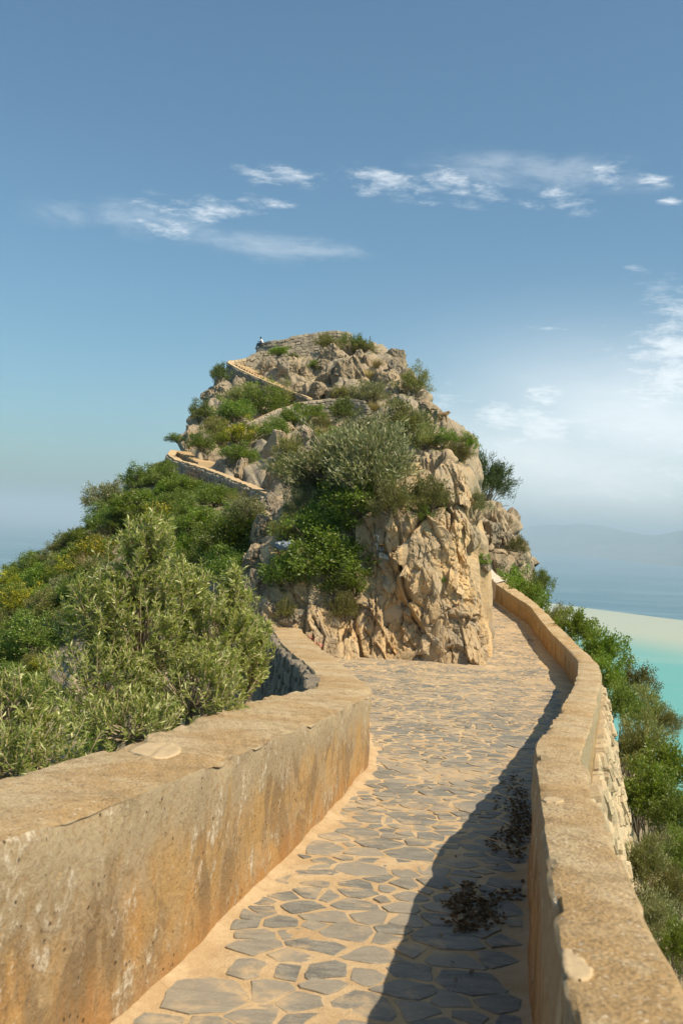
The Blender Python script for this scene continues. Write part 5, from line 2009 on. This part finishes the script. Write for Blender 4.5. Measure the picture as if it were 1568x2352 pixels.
# ------------------------------------------------------------------ paint on the rock
def graffiti(name, label, strokes, width, mat, lift=0.025):
    V, Q = [], []
    for stq in strokes:
        pts = []
        for (a, b), (c, d) in zip(stq[:-1], stq[1:]):
            n = max(2, int(math.hypot(c - a, d - b) / 1.6))
            pts += [(a + (c - a) * k / n, b + (d - b) * k / n) for k in range(n)]
        pts.append(stq[-1])
        prev = None
        for i, (u, v) in enumerate(pts):
            a, b = pts[max(i - 1, 0)], pts[min(i + 1, len(pts) - 1)]
            L = max(1e-6, math.hypot(b[0] - a[0], b[1] - a[1]))
            nx, ny = -(b[1] - a[1]) / L * width / 2, (b[0] - a[0]) / L * width / 2
            row = []
            for s in (-1, 0, 1):
                r = hit(u + nx * s, v + ny * s)
                if r is None: row = None; break
                V.append(r[0] - ray(u, v).normalized() * lift)
                row.append(len(V) - 1)
            if row and prev:
                if max((V[row[k]] - V[prev[k]]).length for k in range(3)) < 0.25:
                    Q += [(prev[0], prev[1], row[1], row[0]), (prev[1], prev[2], row[2], row[1])]
            prev = row
    return tag(mesh_py(name, V, Q, mat, None, True), label, 'graffiti')


FONT = {'F': [[(0, 1), (0, 0), (.8, 0)], [(0, .5), (.6, .5)]], 'A': [[(0, 1), (.45, 0), (.9, 1)], [(.2, .6), (.7, .6)]], 'T': [[(0, 0), (.9, 0)], [(.45, 0), (.45, 1)]],
        'I': [[(.3, 0), (.3, 1)]], 'M': [[(0, 1), (.1, 0), (.45, .6), (.8, 0), (.9, 1)]], 'K': [[(0, 0), (0, 1)], [(.8, 0), (0, .5), (.8, 1)]],
        'O': [[(.4, 0), (.05, .3), (.05, .7), (.4, 1), (.75, .7), (.75, .3), (.4, 0)]], 'S': [[(.8, .1), (.4, 0), (.1, .2), (.4, .5), (.8, .75), (.4, 1), (0, .9)]],
        'Y': [[(0, 0), (.45, .5), (.9, 0)], [(.45, .5), (.4, 1)]], 'V': [[(0, 0), (.45, 1), (.9, 0)]], 'U': [[(0, 0), (.05, .8), (.4, 1), (.75, .8), (.8, 0)]],
        'L': [[(0, 0), (0, 1), (.7, 1)]], '7': [[(0, 0), (.9, 0), (.3, 1)], [(.2, .5), (.8, .5)]], '6': [[(.7, 0), (.2, .4), (.1, .8), (.4, 1), (.8, .8), (.5, .55), (.15, .7)]]}


def word(txt, u, v, w, h, slant):
    out = []
    for i, ch in enumerate(txt):
        for stq in FONT[ch]:
            out.append([(u + (i + x * .85) * w, v + y * h + (i + x) * w * slant) for x, y in stq])
    return out


graffiti('graffiti', 'white painted letters on the cliff face', word('SSY', 858, 1228, 4.4, 11, .15) + word('SU', 861, 1240, 4.6, 11, .1) + word('TAKO', 864, 1253, 4.4, 10, .2) + word('FATIMA', 867, 1267, 4.3, 12, .25),
         1.9, M['paintw'])
graffiti('graffiti', 'faded black heart sprayed low on the cliff face', [[(811, 1398), (815, 1388), (822, 1385), (828, 1392), (826, 1400)], [(828, 1392), (835, 1382), (843, 1384), (848, 1396), (845, 1412), (836, 1426), (829, 1438), (822, 1418), (811, 1398)],
                                                          [(836, 1402), (840, 1412)]], 2.6, M['paintk'])
graffiti('graffiti', 'faded grey letters right of the heart on the cliff', word('MIL', 920, 1384, 7.5, 15, .45), 1.8, M['paintk'])
graffiti('graffiti', 'red painted figures at the foot of the cliff by the wall', word('76', 710, 1459, 13, 15, .75) + word('U', 735, 1476, 6, 8, .5), 2.6, M['paintr'])

# ------------------------------------------------------------------ plastic bag in the bushes
r = hit(650, 1252)
bm = bmesh.new()
bmesh.ops.create_icosphere(bm, subdivisions=4, radius=1.0)
co = np.array([v.co[:] for v in bm.verts])
A, E = facets(co * 2.3 + 5, 91, 1.2)
dd = 0.30 * A - 0.10 * np.clip(1 - E / .2, 0, 1) + 0.12 * fbm(co * 3, 92, 3)
for v, k in zip(bm.verts, dd): v.co = v.co * (1 + k)
for v in bm.verts:
    v.co = Vector((v.co.x * 0.20, v.co.y * 0.13, v.co.z * 0.10 + (0.05 if v.co.x > 0.7 else 0)))
me = bpy.data.meshes.new('plastic_bag'); bm.to_mesh(me); bm.free()
me.materials.append(M['bag'])
o = bpy.data.objects.new('plastic_bag', me); COL.objects.link(o)
o.location = (r[0] - ray(650, 1252).normalized() * 0.45) if r else at(650, 1247, 27)
tag(o, 'crumpled blue grey plastic bag caught on the rock beside the large green bush', 'bag')

# ------------------------------------------------------------------ metal frame on the summit
p0 = at(852, 806, 116.5)
fr = tag(empty('metal_frame', p0), 'rusty metal chair frame with a tall post on the summit skyline', 'frame')
k = 116.5 / F


def bar(nm, a, b, r=0.035):
    A_, B_ = Vector(((a[0] - 852) * k, a[2], (806 - a[1]) * k)), Vector(((b[0] - 852) * k, b[2], (806 - b[1]) * k))
    V, Q = tube([A_, B_], [r, r], 6)
    mesh_py(nm, V, Q, M['metal'], fr)


bar('post', (846, 808, 0), (848, 772, 0), 0.05)
bar('leg', (861, 812, 0), (854, 786, 0))
bar('leg', (855, 812, 0.7), (848, 788, 0.7))
bar('leg', (846, 810, 0.7), (846, 786, 0.7))
bar('crossbar', (847, 784, 0), (855, 787, 0))
bar('crossbar', (846, 790, 0), (856, 792, 0))
bar('crossbar', (846, 797, 0), (858, 798, 0))
bar('crossbar', (846, 790, .7), (849, 791, .7))
bar('seat_rail', (847, 797, 0), (847, 797, .7))
bar('seat_rail', (857, 797, 0), (850, 797, .7))

# ------------------------------------------------------------------ figures
def skin_obj(name, verts, edges, radii, mat, parent, sub=2):
    me = bpy.data.meshes.new(name)
    me.from_pydata(verts, edges, [])
    me.materials.append(mat)
    o = bpy.data.objects.new(name, me)
    COL.objects.link(o)
    bpy.context.view_layer.objects.active = o
    m = o.modifiers.new('skin', 'SKIN')
    m.use_smooth_shade = True
    if not me.skin_vertices:
        bm = bmesh.new(); bm.from_mesh(me); bm.verts.layers.skin.verify(); bm.to_mesh(me); bm.free()
    for i, v in enumerate(me.skin_vertices[0].data):
        r_ = radii[i]
        v.radius = r_ if isinstance(r_, tuple) else (r_, r_)
        v.use_root = (i == 0)
    s = o.modifiers.new('sub', 'SUBSURF'); s.levels = sub; s.render_levels = sub
    o.parent = parent
    return o


M['skin'] = simple('skin', [(0.20, 0.10, 0.055), (0.24, 0.125, 0.07)], 20, 0.6, 0, 0, 0.3)
M['hair'] = simple('dark_hair', [(0.02, 0.015, 0.012), (0.035, 0.025, 0.02)], 30, 0.7, 0, 0, 0.2)
M['shirt'] = simple('white_cotton', [(0.78, 0.77, 0.75), (0.82, 0.81, 0.79)], 12, 0.9, 0.2, 0.01, 0.1)
M['jeans'] = simple('blue_denim', [(0.05, 0.085, 0.14), (0.075, 0.115, 0.17)], 20, 0.9, 0.2, 0.005, 0.1)
M['shoe'] = simple('grey_shoe', [(0.20, 0.22, 0.20), (0.35, 0.36, 0.33)], 20, 0.8, 0, 0, 0.2)
M['black'] = simple('black_plastic', [(0.02, 0.02, 0.022), (0.03, 0.03, 0.032)], 20, 0.4, 0, 0, 0.4)

seat = at(601, 790.5, 117.2)
per = tag(empty('person', seat), 'person in white shirt and jeans sitting on the summit wall looking at a phone', 'person')
# faces left (-x); sits on the wall edge, feet down on the boulder in front
ML, MR = -0.10, 0.10
pv = [(0, 0, .12), (0.02, 0, .30), (-.02, 0, .46), (-.07, 0, .56), (-.12, 0, .64), (-.17, 0, .74),
      (-.04, ML * 1.7, .52), (-.10, ML * 2.0, .26), (-.34, ML * 1.2, .27), (-.42, ML * .8, .29),
      (-.04, MR * 1.7, .52), (-.10, MR * 2.0, .26), (-.34, MR * 1.2, .27), (-.42, MR * .8, .29),
      (-.10, ML, .11), (-.50, ML * 1.1, .04), (-.62, ML, -.42), (-.74, ML, -.46),
      (-.10, MR, .11), (-.46, MR * 1.1, .08), (-.54, MR, -.40), (-.66, MR, -.45)]
pe = [(0, 1), (1, 2), (2, 3), (3, 4), (4, 5), (2, 6), (6, 7), (7, 8), (8, 9), (2, 10), (10, 11), (11, 12), (12, 13),
      (0, 14), (14, 15), (15, 16), (16, 17), (0, 18), (18, 19), (19, 20), (20, 21)]
pr = [(.13, .16), (.12, .15), (.13, .17), .055, .085, .088, .06, .045, .032, .03, .06, .045, .032, .03, .085, .06, .04, .035, .085, .06, .04, .035]
pbody = skin_obj('body', pv, pe, pr, M['skin'], per)
skin_obj('shirt', [(0.01, 0, .08), (0.03, 0, .30), (-.02, 0, .47), (-.05, 0, .545), (-.04, ML * 1.8, .52), (-.08, ML * 2.05, .36), (-.04, MR * 1.8, .52), (-.08, MR * 2.05, .36)],
         [(0, 1), (1, 2), (2, 3), (2, 4), (4, 5), (2, 6), (6, 7)], [(.155, .19), (.145, .18), (.15, .19), .07, .085, .068, .085, .068], M['shirt'], per)
skin_obj('trousers', [(0, 0, .06), (-.10, ML, .11), (-.50, ML * 1.1, .04), (-.61, ML, -.38), (-.10, MR, .11), (-.46, MR * 1.1, .08), (-.53, MR, -.36)],
         [(0, 1), (1, 2), (2, 3), (0, 4), (4, 5), (5, 6)], [(.15, .18), .105, .08, .06, .105, .08, .06], M['jeans'], per)
skin_obj('hair', [(-.13, 0, .76), (-.11, 0, .70), (-.17, 0, .80)], [(0, 1), (0, 2)], [.092, .075, .07], M['hair'], pbody)
for sy, x, z in ((ML, -.70, -.465), (MR, -.62, -.455)):
    skin_obj('shoe', [(x + .08, sy, z), (x - .02, sy, z - .01), (x - .12, sy, z - .02)], [(0, 1), (1, 2)], [.052, .05, .04], M['shoe'], per)
# fingers round the phone
for sy, sg in ((ML * .8, 1), (MR * .8, -1)):
    for f in range(4):
        zf = .27 + f * .016
        skin_obj('finger', [(-.42, sy, zf), (-.455, sy + sg * .012, zf + .01), (-.475, sy + sg * .035, zf + .012)], [(0, 1), (1, 2)], [.010, .009, .008], M['skin'], pbody, 1)
    skin_obj('thumb', [(-.40, sy, .315), (-.43, sy + sg * .02, .325), (-.455, sy + sg * .04, .322)], [(0, 1), (1, 2)], [.011, .010, .009], M['skin'], pbody, 1)
bm = bmesh.new()
bmesh.ops.create_cube(bm, size=1.0)
bmesh.ops.bevel(bm, geom=list(bm.edges), offset=0.1, segments=2, affect='EDGES')
for v in bm.verts: v.co = Vector((v.co.x * .015, v.co.y * .16, v.co.z * .08))
me = bpy.data.meshes.new('phone'); bm.to_mesh(me); bm.free(); me.materials.append(M['black'])
o = bpy.data.objects.new('phone', me); COL.objects.link(o)
o.location = seat + Vector((-.462, 0, .30)); o.rotation_euler = (0, 0.6, 0)
tag(o, 'black phone held by the person on the summit wall', 'phone')

M['fur'] = simple('tawny_fur', [(0.17, 0.105, 0.05), (0.27, 0.175, 0.085), (0.10, 0.065, 0.035)], 16, 0.95, 0.8, 0.03, 0.1)
M['face'] = simple('pinkish_face', [(0.30, 0.17, 0.11), (0.36, 0.21, 0.14)], 30, 0.8, 0, 0, 0.2)
r = hit(1016, 975)
mp = at(1014, 968, 50.0) if r is None else at(1014, 968, min(max(r[0].y - 0.6, 40), 60))
gp = drop(mp)
kf = 30 * mp.y / F / 0.62
mk = tag(empty('macaque', mp), 'tawny macaque standing on all fours on the right shoulder of the hill', 'monkey')
mk.scale = (kf, kf, kf)
mv = [(-.14, 0, .30), (0.02, 0, .33), (.17, 0, .34), (.25, 0, .41), (.30, 0, .46), (.37, 0, .44),
      (.17, -.09, .30), (.19, -.09, .16), (.18, -.09, .02), (.23, -.09, .0), (.17, .09, .30), (.22, .09, .16), (.22, .09, .02), (.27, .09, .0),
      (-.15, -.08, .26), (-.07, -.10, .16), (-.17, -.09, .09), (-.14, -.09, .01), (-.08, -.09, .0),
      (-.15, .08, .26), (-.05, .10, .16), (-.14, .09, .09), (-.11, .09, .01), (-.05, .09, .0), (-.21, 0, .30)]
me_ = [(0, 1), (1, 2), (2, 3), (3, 4), (4, 5), (2, 6), (6, 7), (7, 8), (8, 9), (2, 10), (10, 11), (11, 12), (12, 13),
       (0, 14), (14, 15), (15, 16), (16, 17), (17, 18), (0, 19), (19, 20), (20, 21), (21, 22), (22, 23), (0, 24)]
mr = [.125, .115, .13, .085, .095, .05, .065, .04, .028, .024, .065, .04, .028, .024, .075, .055, .036, .03, .024, .075, .055, .036, .03, .024, .05]
skin_obj('body', mv, me_, mr, M['fur'], mk)
mface = skin_obj('face', [(.375, 0, .45), (.41, 0, .43)], [(0, 1)], [.045, .03], M['face'], mk)
for s in (-1, 1):
    skin_obj('ear', [(.28, s * .085, .48), (.28, s * .11, .50)], [(0, 1)], [.022, .016], M['face'], mk, 1)
    skin_obj('eye', [(.405, s * .022, .465), (.41, s * .022, .465)], [(0, 1)], [.008, .007], M['black'], mface, 1)

# ------------------------------------------------------------------ haze over the bay
HZ = 95000.0
V = [(x, y, z) for z in (SEA - 40, 420.0) for x, y in ((-HZ, -HZ), (HZ, -HZ), (HZ, HZ), (-HZ, HZ))]
hz = mesh_py('haze', V, [(3, 2, 1, 0), (4, 5, 6, 7), (0, 1, 5, 4), (1, 2, 6, 5), (2, 3, 7, 6), (3, 0, 4, 7)])
m = bpy.data.materials.new('bay_haze')
m.use_nodes = True
nt = m.node_tree
nt.nodes.clear()
out = nt.nodes.new('ShaderNodeOutputMaterial')
pvn = nt.nodes.new('ShaderNodeVolumePrincipled')
pvn.inputs['Color'].default_value = (0.62, 0.83, 1.0, 1)
pvn.inputs['Density'].default_value = 7.5e-5
pvn.inputs['Anisotropy'].default_value = 0.0
nt.links.new(pvn.outputs[0], out.inputs['Volume'])
hz.data.materials.append(m)
kind(hz, 'stuff')
hz['label'] = 'pale haze in the air over the bay'
